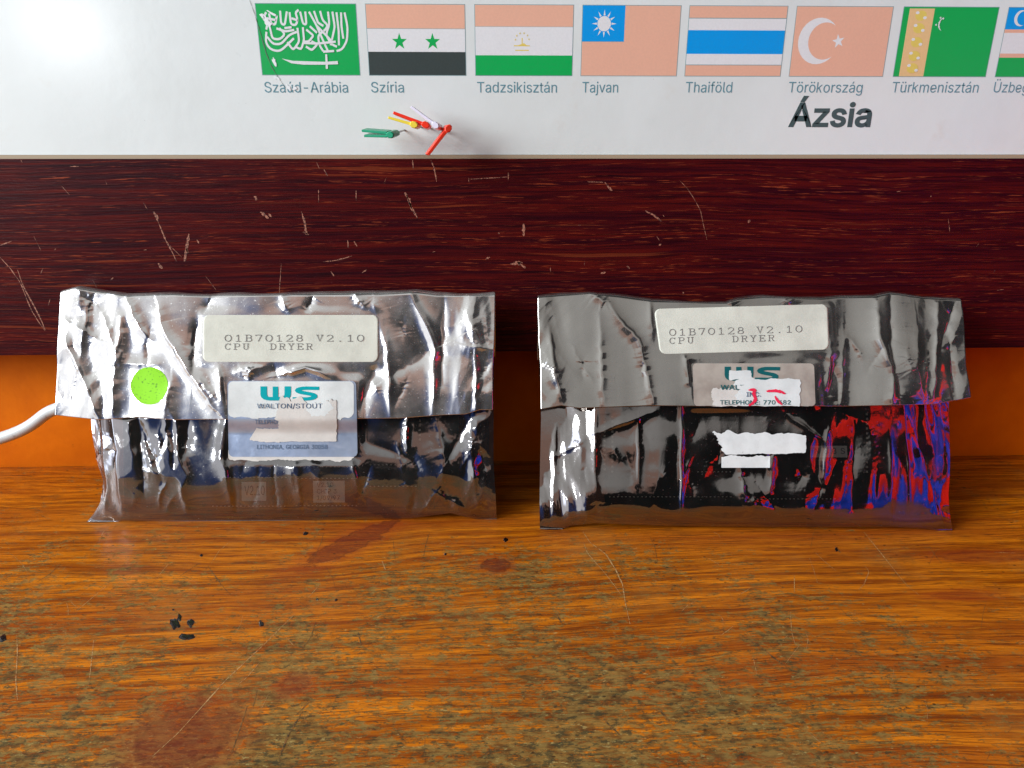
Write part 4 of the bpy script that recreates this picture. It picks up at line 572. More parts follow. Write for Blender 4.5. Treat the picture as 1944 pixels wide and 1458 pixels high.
mb = MB()
mb.box((-.85, Y_BOARD, Z_BOARD_BOT), (.85, Y_WALL-.0006, Z_BOARD_TOP-.0008), 0)
def plane_mark(mbx, pts_px, w_px, mi, yy, jit=.6, off=.00006):
    P = on_wall([p[0] for p in pts_px], [p[1] for p in pts_px], yy)
    v, f = strip_poly(P[:, [0, 2]], w_px*.00021, jit); mbx.add([(a, yy-off, b) for a, b in v], f, mi)
bm_ = [([(0,488),(20,510),(38,535),(60,590),(85,628)], 2.6), ([(33,512),(45,545),(75,600),(86,626)], 2.6), ([(0,466),(22,458)], 2.2),
 ([(272,384),(280,398)], 1.2), ([(291,401),(298,412),(300,420)], 5), ([(300,420),(312,450),(330,485),(335,496)], 2.6), ([(318,462),(345,488)], 1.2),
 ([(359,444),(355,470),(350,496)], 6), ([(352,470),(357,480)], 5), ([(300,500),(308,510)], 6), ([(374,455),(378,462)], 3),
 ([(768,366),(776,378),(780,392),(792,414)], 6), ([(772,370),(784,402)], 3), ([(484,372),(487,380)], 6), ([(495,402),(510,414)], 6), ([(510,405),(515,412)], 4),
 ([(572,402),(578,420),(582,445)], 5), ([(575,440),(586,446)], 4), ([(605,360),(605,385)], 2), ([(676,362),(676,380)], 2), ([(615,322),(622,334)], 3),
 ([(614,497),(640,494),(668,486)], 2.2), ([(660,456),(661,470)], 3), ([(672,458),(678,468)], 3), ([(628,515),(634,524)], 3), ([(687,518),(696,512)], 2.2),
 ([(1225,400),(1240,408),(1256,420)], 4), ([(1290,342),(1305,358),(1318,378),(1330,400),(1336,430),(1342,455)], 1.3), ([(1115,345),(1145,346)], 1.4), ([(1148,346),(1156,356),(1162,362)], 4.5),
 ([(1420,419),(1424,421)], 6), ([(890,338),(890,346)], 2), ([(893,340),(930,338),(964,336)], 1.5), ([(965,328),(965,342)], 2.5), ([(994,424),(994,448)], 5),
 ([(818,304),(824,318),(829,345)], 2.5), ([(783,304),(785,320)], 2.2), ([(968,502),(985,500),(998,508)], 6), ([(975,498),(992,498)], 5), ([(922,492),(930,488)], 4), ([(1252,463),(1254,466)], 5),
 ([(1190,505),(1196,510)], 3), ([(1140,519),(1150,517)], 4), ([(1296,555),(1298,557)], 5), ([(530,560),(534,500)], 1.2), ([(116,352),(132,370)], 1.4), ([(64,448),(78,476)], 1.2), ([(390,524),(410,550)], 1.5), ([(210,532),(215,527)], 2), ([(176,532),(184,546)], 1.2), ([(132,316),(150,316)], 1.4), ([(946,442),(948,444)], 4), ([(1800,415),(1803,440)], 1.2), ([(1766,372),(1768,373)], 3)]
for p, w in bm_: plane_mark(mb, p, w, 1, Y_BOARD)
for _ in range(26):
    x = random.uniform(0, 1900); y = random.uniform(308, 640); a = random.uniform(-2.2, -.8) if random.random() < .6 else random.uniform(-.2, .2); L = random.uniform(3, 14)
    plane_mark(mb, [(x, y), (x+math.cos(a)*L, y+math.sin(a)*L)], random.uniform(.6, 1.6), 1, Y_BOARD)
board = mb.build('wall_board', [M_board, M_scr_b])
tag(board, 'dark maroon wood grain board with pale scratches, between the orange wall and the flag chart', 'board')

Z_P0 = Z_BOARD_TOP
Z_P1 = Z_P0 + .16
poster = empty('flag_chart', (0, Y_POSTER, Z_P0))
tag(poster, 'glossy white laminated chart with a row of printed flags and country names', 'chart')
# sheet as gently wavy grid with thickness
nx, nz_ = 120, 40
gx = np.linspace(-.85, .85, nx); gz = np.linspace(Z_P0+.0012, Z_P1, nz_)
YP = Y_POSTER
mb = MB(); mb.box((-.85, YP, Z_P0+.0010), (.85, Y_WALL-.0006, Z_P1), 0)
sheet = mb.build('sheet', M_poster, poster)
mb = MB(); mb.box((-.85, YP-.0009, Z_P0-.0008), (.85, Y_WALL-.0012, Z_P0+.0009), 0)
mb.build('edge_strip', M_edge, poster)
def pp(px, py): p = on_wall(px, py, YP); return np.stack([p[..., 0], p[..., 2]], -1)
zt = float(pp(972, 9.5)[1]); zb = float(pp(972, 143)[1])
def star(cx, cy, r, rot=0, asp=1.0):
    pts = [(cx+(r if k % 2 == 0 else r*.40)*math.sin(math.radians(rot+36*k))*asp, cy-(r if k % 2 == 0 else r*.40)*math.cos(math.radians(rot+36*k))) for k in range(10)]
    return pts
def disc(cx, cy, rx, ry, n=28): return [(cx+rx*math.cos(2*math.pi*k/n), cy+ry*math.sin(2*math.pi*k/n)) for k in range(n)]
def crescent(cx, cy, R, cx2, R2, asp, a=None):
    """outer circle minus an inner circle offset to the right; asp = width scale"""
    d = cx2-cx
    # intersection angle
    X_ = (R*R-R2*R2+d*d)/(2*d); ang = math.acos(max(-1, min(1, X_/R))); ang2 = math.acos(max(-1, min(1, (X_-d)/R2)))
    o = [(cx+R*math.cos(ang+(2*math.pi-2*ang)*k/24), cy+R*math.sin(ang+(2*math.pi-2*ang)*k/24)) for k in range(25)]
    i = [(cx2+R2*math.cos(ang2+(2*math.pi-2*ang2)*k/24), cy+R2*math.sin(ang2+(2*math.pi-2*ang2)*k/24)) for k in range(25)]
    quads = [[o[k], o[k+1], i[k+1], i[k]] for k in range(24)]
    return [[((x-cx)*asp+cx, y) for x, y in q] for q in quads]
R4 = lambda a, b, c, d: [(a, b), (c, b), (c, d), (a, d)]
def strokes(lines, w, asp):
    out = []
    for ln in lines:
        pts = resample([(x/asp, y) for x, y in ln], 22)
        for _ in range(3): pts[1:-1] = (pts[:-2]+pts[1:-1]*2+pts[2:])/4
        v, f = stroke_poly([tuple(p) for p in pts], w)
        out.append([[(v[k][0]*asp, v[k][1]) for k in q] for q in f])
    return out
ASP = 29.5/46.0        # v-unit to u-unit
def flag(x_px, polys, label):
    """x_px: top-left, top-right, bottom-left, bottom-right pixel columns; polys: (material, points u,v from top left)"""
    x0 = (pp(x_px[0], 10)[0]+pp(x_px[2], 143)[0])/2; x1 = (pp(x_px[1], 10)[0]+pp(x_px[3], 143)[0])/2
    mats = []; m_ = MB(); lay = .00005
    polys = [(I_line, R4(-.006, -.009, 1.006, 1.009))] + polys
    ply = []
    for k, (mt, pts) in enumerate(polys):
        if pts and isinstance(pts[0], list): ply += [(k, mt, q) for q in pts]
        else: ply.append((k, mt, pts))
    for k, mt, pts in ply:
        if mt not in mats: mats.append(mt)
        y_ = YP - .00004 - .000006*k
        vs = [(x0+(x1-x0)*u, y_, zt+(zb-zt)*v) for u, v in pts]
        m_.add(vs, [tuple(range(len(vs)))], mats.index(mt))
    o = m_.build('printed_flag', mats, poster); o['label'] = label
    # faces must look at the room
    bmh = bmesh.new(); bmh.from_mesh(o.data)
    for f in bmh.faces:
        f.normal_update()
        if f.normal.y > 0: f.normal_flip()
    bmesh.ops.triangulate(bmh, faces=[f for f in bmh.faces if len(f.verts) > 4]); bmh.to_mesh(o.data); bmh.free()
    return o
# saudi: calligraphy traced as pen strokes, coordinates from an enlarged view
def sa(pts): return [((x-338-(y-30)*.105)/732*1.0, (y-33)/528) for x, y in pts]
cal = [[(415,100),(395,140),(430,175),(420,215)], [(440,110),(455,180),(485,185),(495,125)], [(520,90),(528,180),(555,190),(568,95)],
 [(590,100),(600,185),(640,190),(650,140),(628,95),(650,80)], [(668,95),(690,180),(715,185),(705,95)], [(735,95),(790,190),(840,300),(880,380)],
 [(770,90),(800,170),(835,190)], [(815,90),(835,160),(880,185),(850,230),(800,260),(815,340),(840,375)], [(872,95),(885,180),(860,260),(905,330),(940,345)],
 [(905,95),(925,200),(900,330)], [(935,100),(955,230),(960,330)], [(968,100),(975,200),(990,280)], [(995,100),(1020,200),(1020,300),(985,370),(950,378)],
 [(420,245),(415,320),(450,370),(520,385),(570,340),(620,290)], [(445,200),(465,290),(520,295),(560,255),(520,215)], [(430,280),(470,330),(530,330),(590,260),(640,240)],
 [(500,215),(560,235),(620,225)], [(580,320),(620,375),(665,310),(650,215)], [(690,210),(700,300),(680,370),(640,350)], [(720,225),(770,265),(735,310),(700,310)],
 [(720,350),(760,375),(800,330),(760,310)], [(700,320),(800,325),(930,310)], [(800,200),(900,300)], [(745,200),(790,240)], [(560,210),(600,205)], [(850,385),(920,380)], [(430,140),(480,150)], [(610,140),(640,150)]]
SA = [(I_green, R4(0, 0, 1, 1))]
for q in strokes([sa(l) for l in cal], .032, ASP): SA.append((I_white, q))
SA += [(I_white, sa([(535,438),(620,455),(860,462),(955,455),(960,480),(860,484),(700,484),(610,474)])), (I_white, sa([(860,405),(875,405),(885,515),(868,515)]))]
flag((485, 675, 499, 683), SA, 'green flag with white script and a sword')
flag((694, 881, 702, 885), [(I_pink, R4(0, 0, 1, .335)), (I_line, R4(0, .333, 1, .345)), (I_white, R4(0, .34, 1, .67)), (I_black, R4(0, .665, 1, 1)),
     (I_green, star(.325, .50+.02, .125, 0, ASP)), (I_green, star(.665, .52, .125, 0, ASP))], 'pink, white and black bands with two green stars')
flag((901, 1089, 904, 1085), [(I_pink, R4(0, 0, 1, .30)), (I_line, R4(0, .30, 1, .31)), (I_white, R4(0, .305, 1, .715)), (I_green, R4(0, .71, 1, 1)), (I_yellow, R4(.395, .565, .56, .58)), (I_yellow, R4(.41, .63, .55, .645)),
     (I_yellow, R4(.475, .46, .485, .57)), (I_yellow, [(.43, .57), (.50, .535), (.53, .57)])] + [(I_yellow, star(.48+.07*math.cos(a), .49-.10*math.sin(a), .018, 0, ASP)) for a in (0.1, .7, 1.3, 1.9, 2.5, 3.1)], 'pink, white and green bands with a small yellow crown')
rays_ = [[(.222+ASP*.215*math.cos(a-.13), .255+.215*math.sin(a-.13)), (.222+ASP*.36*math.cos(a)*1.0, .255+.36*math.sin(a)), (.222+ASP*.215*math.cos(a+.13), .255+.215*math.sin(a+.13))] for a in [math.pi/6*k for k in range(12)]]
rays_ = [[((x-.222)*.55+.222, (y-.255)*.55+.255) for x, y in q] for q in rays_]
flag((1107, 1293, 1103, 1283.5), [(I_pink, R4(0, 0, 1, 1)), (I_blue, R4(0, 0, .433, .51)), (I_line, R4(0, .505, .433, .512))] + [(I_white, rays_)] +
     [(I_white, disc(.222, .255, ASP*.108, .108))], 'pink flag with a white sun on a blue corner')
flag((1310.6, 1496.6, 1300, 1480), [(I_pink, R4(0, 0, 1, .17)), (I_white, R4(0, .165, 1, .342)), (I_blue, R4(0, .34, 1, .685)), (I_white, R4(0, .68, 1, .84)), (I_pink, R4(0, .835, 1, 1)),
     (I_line, R4(0, .165, 1, .175)), (I_line, R4(0, .835, 1, .845))], 'pink, white and blue horizontal bands')
flag((1514.6, 1697.7, 1498, 1674), [(I_pink, R4(0, 0, 1, 1))] + [(I_white, crescent(.265, .49, .335, .365, .268, ASP))] + [(I_white, star(.475, .49, .105, -12, ASP))], 'pink flag with white crescent and star')
TK = [(I_green, R4(0, 0, 1, 1)), (I_tan, R4(.06, .02, .325, 1))]
for vy in (.12, .3, .5, .7, .88):
    TK += [(I_yellow, disc(.19, vy, .062, .075, 10)), (I_white, disc(.15, vy-.04, .02, .022, 8)), (I_white, disc(.235, vy+.03, .02, .022, 8))]
TK += [(I_white, crescent(.475, .24, .115, .44, .10, ASP)[::-1])]
TK += [(I_white, star(.40+dx, .20+dy, .022, 0, ASP)) for dx, dy in ((0, -.05), (.03, -.04), (-.005, .02), (-.035, .05), (.0, .08))]
flag((1717.5, 1898, 1696, 1870), TK, 'green flag with a tan ornament band and small crescent')
flag((1918, 2098, 1889, 2060), [(I_blue, R4(0, 0, 1, .31)), (I_pink, R4(0, .31, 1, .36)), (I_white, R4(0, .36, 1, .66)), (I_pink, R4(0, .66, 1, .72)), (I_green, R4(0, .72, 1, 1))] + [(I_white, crescent(.15, .15, .115, .185, .10, ASP))], 'blue, white and green flag cut off at the picture edge')
def poster_text(s, x0, x1, ybase, cap_px, mat, name, weight=0.0):
    uv, f = text_unit(s, weight)
    a = pp(x0, ybase); b = pp(x1, ybase); h = float(pp(x0, ybase-cap_px)[1]-a[1])
    vs = [(a[0]+(b[0]-a[0])*u, YP-.00008, a[1]+h*v) for u, v in uv]
    return new_obj(name, vs, f, mat, poster)
for s, x0, x1 in (('Szaúd-Arábia', 503, 661), ('Szíria', 705, 767), ('Tadzsikisztán', 906, 1057), ('Tajvan', 1105, 1173), ('Thaiföld', 1301, 1389), ('Törökország', 1496, 1636), ('Türkmenisztán', 1692, 1856), ('Üzbegisztán', 1885, 2012)):
    poster_text(s, x0, x1, 175.5, 20, I_cap, 'caption')
poster_text('Ázsia', 1496, 1652, 239.5, 45, I_head, 'heading', .022)
# crack through the laminate with flaked bits and glare painted on as white patches
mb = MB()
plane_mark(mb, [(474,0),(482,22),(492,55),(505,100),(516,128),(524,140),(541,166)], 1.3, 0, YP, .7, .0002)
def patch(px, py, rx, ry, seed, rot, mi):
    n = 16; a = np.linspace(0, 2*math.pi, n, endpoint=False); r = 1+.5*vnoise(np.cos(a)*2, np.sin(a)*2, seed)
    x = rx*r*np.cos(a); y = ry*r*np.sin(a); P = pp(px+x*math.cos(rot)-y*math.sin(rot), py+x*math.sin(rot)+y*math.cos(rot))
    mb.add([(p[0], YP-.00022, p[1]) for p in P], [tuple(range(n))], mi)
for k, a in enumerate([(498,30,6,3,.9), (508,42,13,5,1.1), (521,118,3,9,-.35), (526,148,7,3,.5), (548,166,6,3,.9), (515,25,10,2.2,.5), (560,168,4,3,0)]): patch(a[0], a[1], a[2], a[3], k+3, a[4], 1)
M_chip_glare = principled('white_chips_and_glare', (.86, .88, .90), .25)
mb.build('crack', [principled('crack_dark', (.12, .15, .12), .6), M_chip_glare], poster)
adopt(poster)

# ------------------------------------------------------------------ flag pins stuck in the chart
def plastic(n, c): return principled(n, c, .32, spec=.5)
def pin(entry, sleeve, tip, mat, label, out=.010, wide=.0075, thick=.00075, twin=False):
    """needle leaves the chart at entry; the sleeve end is seen end-on; the little plastic flag is seen edge-on reaching to tip"""
    e = np.array([*pp(*entry)]); e3 = Vector((e[0], YP, e[1]))
    yS = YP-.0075-out; s = on_wall(sleeve[0], sleeve[1], yS); s3 = Vector(s)
    t = on_wall(tip[0], tip[1], yS+.002); t3 = Vector(t)
    root = empty('flag_pin', e3); tag(root, label, 'map pin', 'little plastic flag pins stuck in the chart')
    ax = (s3-e3).normalized(); L = (s3-e3).length
    m_ = MB(); lathe_tube(m_, [e3+ax*-.004, e3+ax*.001, s3], [.0003, .00045, .00045], 8); m_.build('needle', M_steel, root, True)
    dr = (t3-s3); dr = (dr-ax*dr.dot(ax)).normalized(); th = ax.cross(dr)
    # sleeve: six-sided block with chamfers around the needle
    m_ = MB(); r = .00165; a0 = s3-ax*wide; a1 = s3+ax*.0008
    rings = [(a0, r*.8), (a0+ax*.0005, r), (a1-ax*.0005, r), (a1, r*.78)]
    vs = []
    for c, q in rings:
        for k in range(8):
            a = math.pi/8+k*math.pi/4; cx, cy = math.cos(a)*q*1.25, math.sin(a)*q*.95
            vs.append(c+dr*cx+th*cy)
    fs = [(i*8+k, i*8+(k+1) % 8, (i+1)*8+(k+1) % 8, (i+1)*8+k) for i in range(3) for k in range(8)]+[tuple(range(8))[::-1], tuple(24+k for k in range(8))]
    m_.add(vs, fs); m_.build('sleeve', mat, root)
    # flag plate
    m_ = MB(); Lf = (t3-s3).length
    for k in range(2 if twin else 1):
        o = th*(.0007*(1 if k else -1) if twin else 0); ln = Lf*(.93 if k else 1)
        p0 = s3+dr*.0018+o-ax*.0002; p1 = s3+dr*ln+o*(1.6 if twin else 1)-ax*.0002
        vs = []
        for c, w_ in ((p0, thick), (p1, thick*.8)):
            for sx in (0, 1):
                for sy in (-1, 1): vs.append(c-ax*(wide*.85*sx)+th*w_*sy*.9)
        m_.add(vs, [(0, 1, 3, 2), (4, 6, 7, 5), (0, 4, 5, 1), (2, 3, 7, 6), (0, 2, 6, 4), (1, 5, 7, 3)])
    o = m_.build('pennant', mat, root)
    bv = o.modifiers.new('b', 'BEVEL'); bv.width = .00018; bv.segments = 2
    adopt(root)
pin((768,247), (741,256), (684,254), plastic('green_plastic', (.0, .27, .14)), 'green flag pin, lowest on the left of the cluster', twin=True)
pin((799,241), (786,237), (737,223), plastic('yellow_plastic', (.78, .60, .05)), 'yellow flag pin between the green pin and a red one')
pin((816,243), (808,237), (747,214), plastic('red_plastic', (.85, .035, .012)), 'red flag pin pointing up left, directly above the yellow pin', thick=.0009)
pin((843,246), (827,238), (779,202), plastic('clear_plastic', (.66, .62, .74)), 'pale lilac see-through flag pin behind the two red pins')
pin((838,246), (851,244), (812,291), plastic('scarlet_plastic', (.88, .05, .02)), 'red flag pin hanging down to the board edge, rightmost of the cluster', thick=.0009)

# ------------------------------------------------------------------ static bags
class Bag:
    def __init__(s, bl, br, top_px, seed):
        s.seed = seed
        a = on_table(*bl, .0002); b = on_table(*br, .0002)
        s.o = a; s.ex = (b-a)/np.linalg.norm(b-a); s.w = np.linalg.norm(b-a)
        t = on_wall((bl[0]+br[0])/2, top_px, Y_BOARD-.0045)
        mid = (a+b)/2; s.theta = math.atan2(t[1]-mid[1], t[2]); print('bag lean', math.degrees(s.theta), 'y', mid[1], 'width', s.w, 'z', t[2])
        f = np.array([-s.ex[1], s.ex[0], 0.])   # horizontal, away from camera
        s.eb = f*math.sin(s.theta)+np.array([0, 0, 1.])*math.cos(s.theta)
        s.n = np.cross(s.ex, s.eb); 
        if s.n[1] > 0: s.n = -s.n
    def place(s, a, b, h):
        a = np.asarray(a, float)
        return s.o + a[..., None]*s.ex + np.asarray(b, float)[..., None]*s.eb + np.asarray(h, float)[..., None]*s.n
    def ab(s, px, py, base):
        px = np.asarray(px, float); py = np.asarray(py, float); h = np.zeros_like(px)
        for _ in range(6):
            d = rays(px, py); p0 = s.o + h[..., None]*s.n
            t = ((p0-Cn)@s.n)/(d@s.n); P = Cn+d*t[..., None]; q = P-p0
            a = q@s.ex; b = q@s.eb; h = base(a, b)
        return a, b
def flap_base(a, b): return np.full_like(a, .0082) + .0012*sstep(b, .10, .045)
def pouch_base(a, b):
    b = np.maximum(b, 0)
    return .0056*(1-np.exp(-(b/.0075)**1.0))*np.where(b > .02, 1, 1) + .0006*np.sin(b*90.) + .028*np.maximum(b-.02, 0)
def creases_h(bag, a, b, base, items, seed):
    """sharp ridges and valleys of folded film; items: pixel polyline, amplitude mm, width mm"""
    h = np.zeros_like(a); r = np.random.default_rng(seed)
    for it in items:
        pts, A, Wd = it[:3]
        P = np.stack(bag.ab([p[0] for p in pts], [p[1] for p in pts], base), -1)
        # wobble
        P = resample(P, max(6, len(P)*5)); P[1:-1] += (r.random((len(P)-2, 2))-.5)*.0009
        dmin = np.full(a.shape, 9.); sg = np.zeros(a.shape); tt = np.zeros(a.shape); L = len(P)-1
        m = (a > P[:, 0].min()-.03) & (a < P[:, 0].max()+.03); aa = a[m]; bb = b[m]; dm = dmin[m]; s_ = sg[m]; t_ = tt[m]
        for i in range(L):
            e = P[i+1]-P[i]; l2 = e@e+1e-12; u = np.clip(((aa-P[i, 0])*e[0]+(bb-P[i, 1])*e[1])/l2, 0, 1)
            dx = aa-P[i, 0]-u*e[0]; dy = bb-P[i, 1]-u*e[1]; d = np.hypot(dx, dy); k = d < dm
            dm = np.where(k, d, dm); s_ = np.where(k, np.sign(e[0]*dy-e[1]*dx), s_); t_ = np.where(k, (i+u)/L, t_)
        wl, wr = Wd*.001*(.6+r.random()*.6), Wd*.001*(.9+r.random()*.9)
        if r.random() < .5: wl, wr = wr, wl
        w = np.where(s_ > 0, wl, wr); env = np.clip(np.sin(np.pi*(.08+.84*t_)), 0, 1)**.6
        h[m] += A*.001*env*np.exp(-np.sqrt((dm/w)**2+.02)+.14)
    return h
def facets(a, b, scale, seed, k=3, sx=1.0, sy=1.0):
    """crumple: sum of folded ramps in slowly turning directions"""
    r = np.random.default_rng(seed); h = np.zeros_like(a)
    wx = vnoise(a*scale*.3*sx, b*scale*.3*sy, seed)*1.1; wy = vnoise(a*scale*.3*sx, b*scale*.3*sy, seed+5)*1.1
    for i in range(k):
        an = r.normal(0, .55)+(math.pi/2 if i == k-1 else 0); u = (a*scale*sx+wx)*math.cos(an)+(b*scale*sy+wy)*math.sin(an)+r.random()*7
        q = np.abs(((u) % 2)-1); h += np.sqrt(q*q+.012)-.5+np.minimum(1-q, .12)*0
    return h/k
def coons(left, right, top, bottom, nr, nc, tv=None):
    t = np.linspace(0, 1, nr) if tv is None else tv; s = np.linspace(0, 1, nc)
    Lp = at_frac(left, t)[:, None]; Rp = at_frac(right, t)[:, None]; Tp = at_frac(top, s)[None]; Bp = at_frac(bottom, s)[None]
    S = s[None, :, None]; T = t[:, None, None]
    c00, c10, c01, c11 = [np.array(p, float) for p in (left[0], right[0], left[-1], right[-1])]
    return (1-S)*Lp+S*Rp+(1-T)*Tp+T*Bp-((1-S)*(1-T)*c00+S*(1-T)*c10+(1-S)*T*c01+S*T*c11)

def make_bag(cfg):
    bag = Bag(cfg['bl'], cfg['br'], cfg['top_y'], cfg['seed']); sd = cfg['seed']
    root = empty('static_bag', bag.o + bag.ex*bag.w/2); tag(root, cfg['label'], 'antistatic bag', 'silver antistatic bags standing on the table')
    # flattened zones under the stuck-on labels
    flats = []
    for (x0, y0, x1, y1) in cfg['flat']:
        flats.append((x0, y0, x1, y1))
    def flatmask(a, b, base):
        m = np.ones_like(a)
        for (x0, y0, x1, y1) in flats:
            A, B = bag.ab([x0, x1, x0, x1], [y0, y0, y1, y1], base); a0, a1, b0, b1 = A.min(), A.max(), B.min(), B.max()
            dx = np.maximum(np.maximum(a0-a, a-a1), 0); dy = np.maximum(np.maximum(b0-b, b-b1), 0); d = np.hypot(dx, dy)
            m = m*(.22+.78*sstep(d, 0, .005))
        return m
    def Hflap(a, b):
        u = a/bag.w
        h = flap_base(a, b)
        h = h + (.0011*vnoise(a*38, b*9, sd) + .0006*vnoise(a*85, b*22, sd+1) + .00022*facets(a, b, 95, sd+2, 3, 1, .45))*cfg['soft']
        h = h + creases_h(bag, a, b, flap_base, cfg['flap_creases'], sd+3)*cfg.get('ckf', .95)
        h = h + cfg['wild']*(.0020*vnoise(a*42, b*13, sd+20)+.0006*facets(a, b, 60, sd+21, 3, 1, .35))*sstep(u, .45, .72)
        edge = sstep(a, .020, .004) + sstep(a, bag.w-.028, bag.w-.008)
        h = h + (.0026*facets(a, b, 95, sd+4, 4, 1, .55) + .0006*facets(a, b, 260, sd+5, 3, 1, .6))*edge*cfg['crumple']
        hb = flap_base(a, b)
        return hb + np.maximum((h-hb)*flatmask(a, b, flap_base), -.0014)
    bfl = float(bag.ab([(cfg['bl'][0]+cfg['br'][0])/2], [cfg['step_y']], flap_base)[1][0])+.004
    def Hpouch(a, b):
        base = pouch_base(a, b)
        h = .0019*vnoise(a*15, b*24, sd+12)*sstep(b, .008, .028)+.0007*vnoise(a*34, b*70, sd+14)*sstep(b, .002, .010)+.0007*vnoise(a*30, b*8, sd+6)+.0003*vnoise(a*70, b*26, sd+7)+.00045*facets(a, b, 80, sd+8, 4, 1, .5)
        h = h + creases_h(bag, a, b, pouch_base, cfg['pouch_creases'], sd+9)*cfg.get('ckp', 1.05)
        t0 = bag.ab([cfg['turn'][0]], [880], pouch_base)[0][0]
        if cfg['seed'] == 21: h = h*(1-.45*sstep(a, t0-.01, t0+.01))
        if cfg['turn'][1] < 0: h = h - .0026*sstep(a, t0-.007, t0+.001)
        h = h - cfg['turn'][1]*np.maximum(a-t0, 0)*.6 - cfg['turn'][1]*.012*(np.abs(((a-t0)/.017) % 2-1)-.5)*sstep(a, t0-.01, t0+.01)
        t1 = bag.ab([cfg['turnl'][0]], [880], pouch_base)[0][0]
        h = h - cfg['turnl'][1]*np.maximum(t1-a, 0)*.6
        if cfg['seed'] == 21: h = h + .11*(.035-b)*sstep(a, t1+.001, t1-.005)
        e1, e2 = cfg['crumple_px']
        la = bag.ab([e1], [880], pouch_base)[0][0]; ra = bag.ab([e2], [880], pouch_base)[0][0]
        edge = sstep(a, la+.006, la-.006)+sstep(a, ra-.006, ra+.006)
        if cfg['seed'] == 21: edge = edge*(1-.5*sstep(a, ra-.01, ra))
        h = h*(1-.3*edge)+(.0030*facets(a, b, 95, sd+10, 4, 1, .55)+.0008*facets(a, b, 240, sd+11, 3, 1, .6))*edge
        h = h*flatmask(a, b, pouch_base)*sstep(b, .0, .010)
        h = np.clip(h, -.004, .0022)
        # side seams bring the two sheets together
        A0, _ = bag.ab([cfg['pouch_left'][-1][0]], [900], pouch_base); A1, _ = bag.ab([cfg['pouch_right'][-1][0]], [900], pouch_base)
        side = sstep(a, A0[0]-.004, la+.01)*(1 if cfg.get('open_right') else sstep(a, A1[0]+.004, ra-.002))
        return np.minimum(np.maximum(base*(.25+.75*side) + h, .00025), .0063 + .0016*sstep(b, bfl, bfl-.006))
    # --- pouch
    nr, nc = 200, 420
    px = coons(cfg['pouch_left'], cfg['pouch_right'], cfg['pouch_top'], cfg['pouch_bottom'], nr, nc)
    a, b = bag.ab(px[..., 0], px[..., 1], pouch_base)
    h = Hpouch(a, b)
    P = bag.place(a, b, h); P[..., 2] = np.maximum(P[..., 2], .0002)
    Pb = bag.place(a, b, np.full_like(a, -.0008)); Pb[..., 2] = np.maximum(Pb[..., 2], .0002)
    st = 6; Pb2 = Pb[::st, ::st]
    v = np.concatenate([P.reshape(-1, 3), Pb2.reshape(-1, 3)]); f = [tuple(q) for q in grid_faces(nr, nc, True)]
    o2 = nr*nc; f += [tuple(int(k)+o2 for k in q) for q in grid_faces(Pb2.shape[0], Pb2.shape[1])]
    pouch = new_obj('pouch', v, f, cfg['m_pouch'], root, True)
    # --- flap, with the rolled fold at the top
    nr, nc = 190, 440
    px = coons(cfg['flap_left'], cfg['flap_right'], cfg['flap_top'], cfg['flap_bottom'], nr, nc)
    a, b = bag.ab(px[..., 0], px[..., 1], flap_base); h = Hflap(a, b)
    rows = []
    for k in range(9):
        ph = math.pi*(1-k/9); hc = h[0]*.5; rows.append(bag.place(a[0], b[0]+.0022*math.sin(ph)*(1+.5*vnoise(a[0]*60, a[0]*0, sd)), hc+hc*math.cos(ph)))
    rows = [bag.place(a[0], b[0]-.03, np.zeros_like(a[0])-.0011)]+rows
    P = np.concatenate([np.array(rows), bag.place(a, b, h)], 0)
    f = [tuple(q) for q in grid_faces(P.shape[0], nc, True)]
    flap = new_obj('flap', P.reshape(-1, 3), f, cfg['m_flap'], root, True)
    so = flap.modifiers.new('s', 'SOLIDIFY'); so.thickness = .00012; so.offset = 1
    # --- helpers for things glued on
    def H_at(pxx, pyy, over):
        """surface (pouch or flap) under a pixel, slightly smoothed"""
        af, bf = bag.ab(pxx, pyy, flap_base); ap, bp = bag.ab(pxx, pyy, pouch_base)
        if over == 'flap': return bag.place(af, bf, Hs(Hflap, af, bf)), bag.n
        if over == 'pouch': return bag.place(ap, bp, Hs(Hpouch, ap, bp)), bag.n
        # both: bridges the step at the flap's lower edge
        k = sstep(np.asarray(pyy, float), cfg['step_y']-2, cfg['step_y']+30)[..., None]
        return bag.place(af, bf, Hs(Hflap, af, bf))*(1-k)+bag.place(ap, bp, np.maximum(Hs(Hpouch, ap, bp), .004))*k, bag.n
    def Hs(fn, a_, b_):
        e = .0011; return (fn(a_, b_)*2+fn(a_+e, b_)+fn(a_-e, b_)+fn(a_, b_+e)+fn(a_, b_-e))/6
    def span(name, x0, y0, x1, y1, rad, mat, par, over='flap', off=.0003, rot=0., jag=(0, 0, 0, 0), nr=50, nc=90, seed=1, shape=None):
        cx, cy = (x0+x1)/2, (y0+y1)/2; W_, H_ = x1-x0, y1-y0
        t = .5-.5*np.cos(np.linspace(0, np.pi, nr)); s = np.linspace(0, 1, nc)
        yy = y0+t*H_; ins = np.zeros(nr)
        if rad > 0:
            q = np.clip(1-(np.minimum(yy-y0, y1-yy))/rad, 0, 1); ins = rad*(1-np.sqrt(np.maximum(1-q*q, 0)))
        l_ = x0+ins+jag[0]*vnoise(yy*.15, yy*0, seed)+jag[0]*.5*vnoise(yy*.5, yy*0, seed); r_ = x1-ins+jag[1]*vnoise(yy*.15, yy*0+3, seed)+jag[1]*.5*vnoise(yy*.5, yy*0, seed+2)
        Xg = l_[:, None]+(r_-l_)[:, None]*s[None]; Yg = np.repeat(yy[:, None], nc, 1)
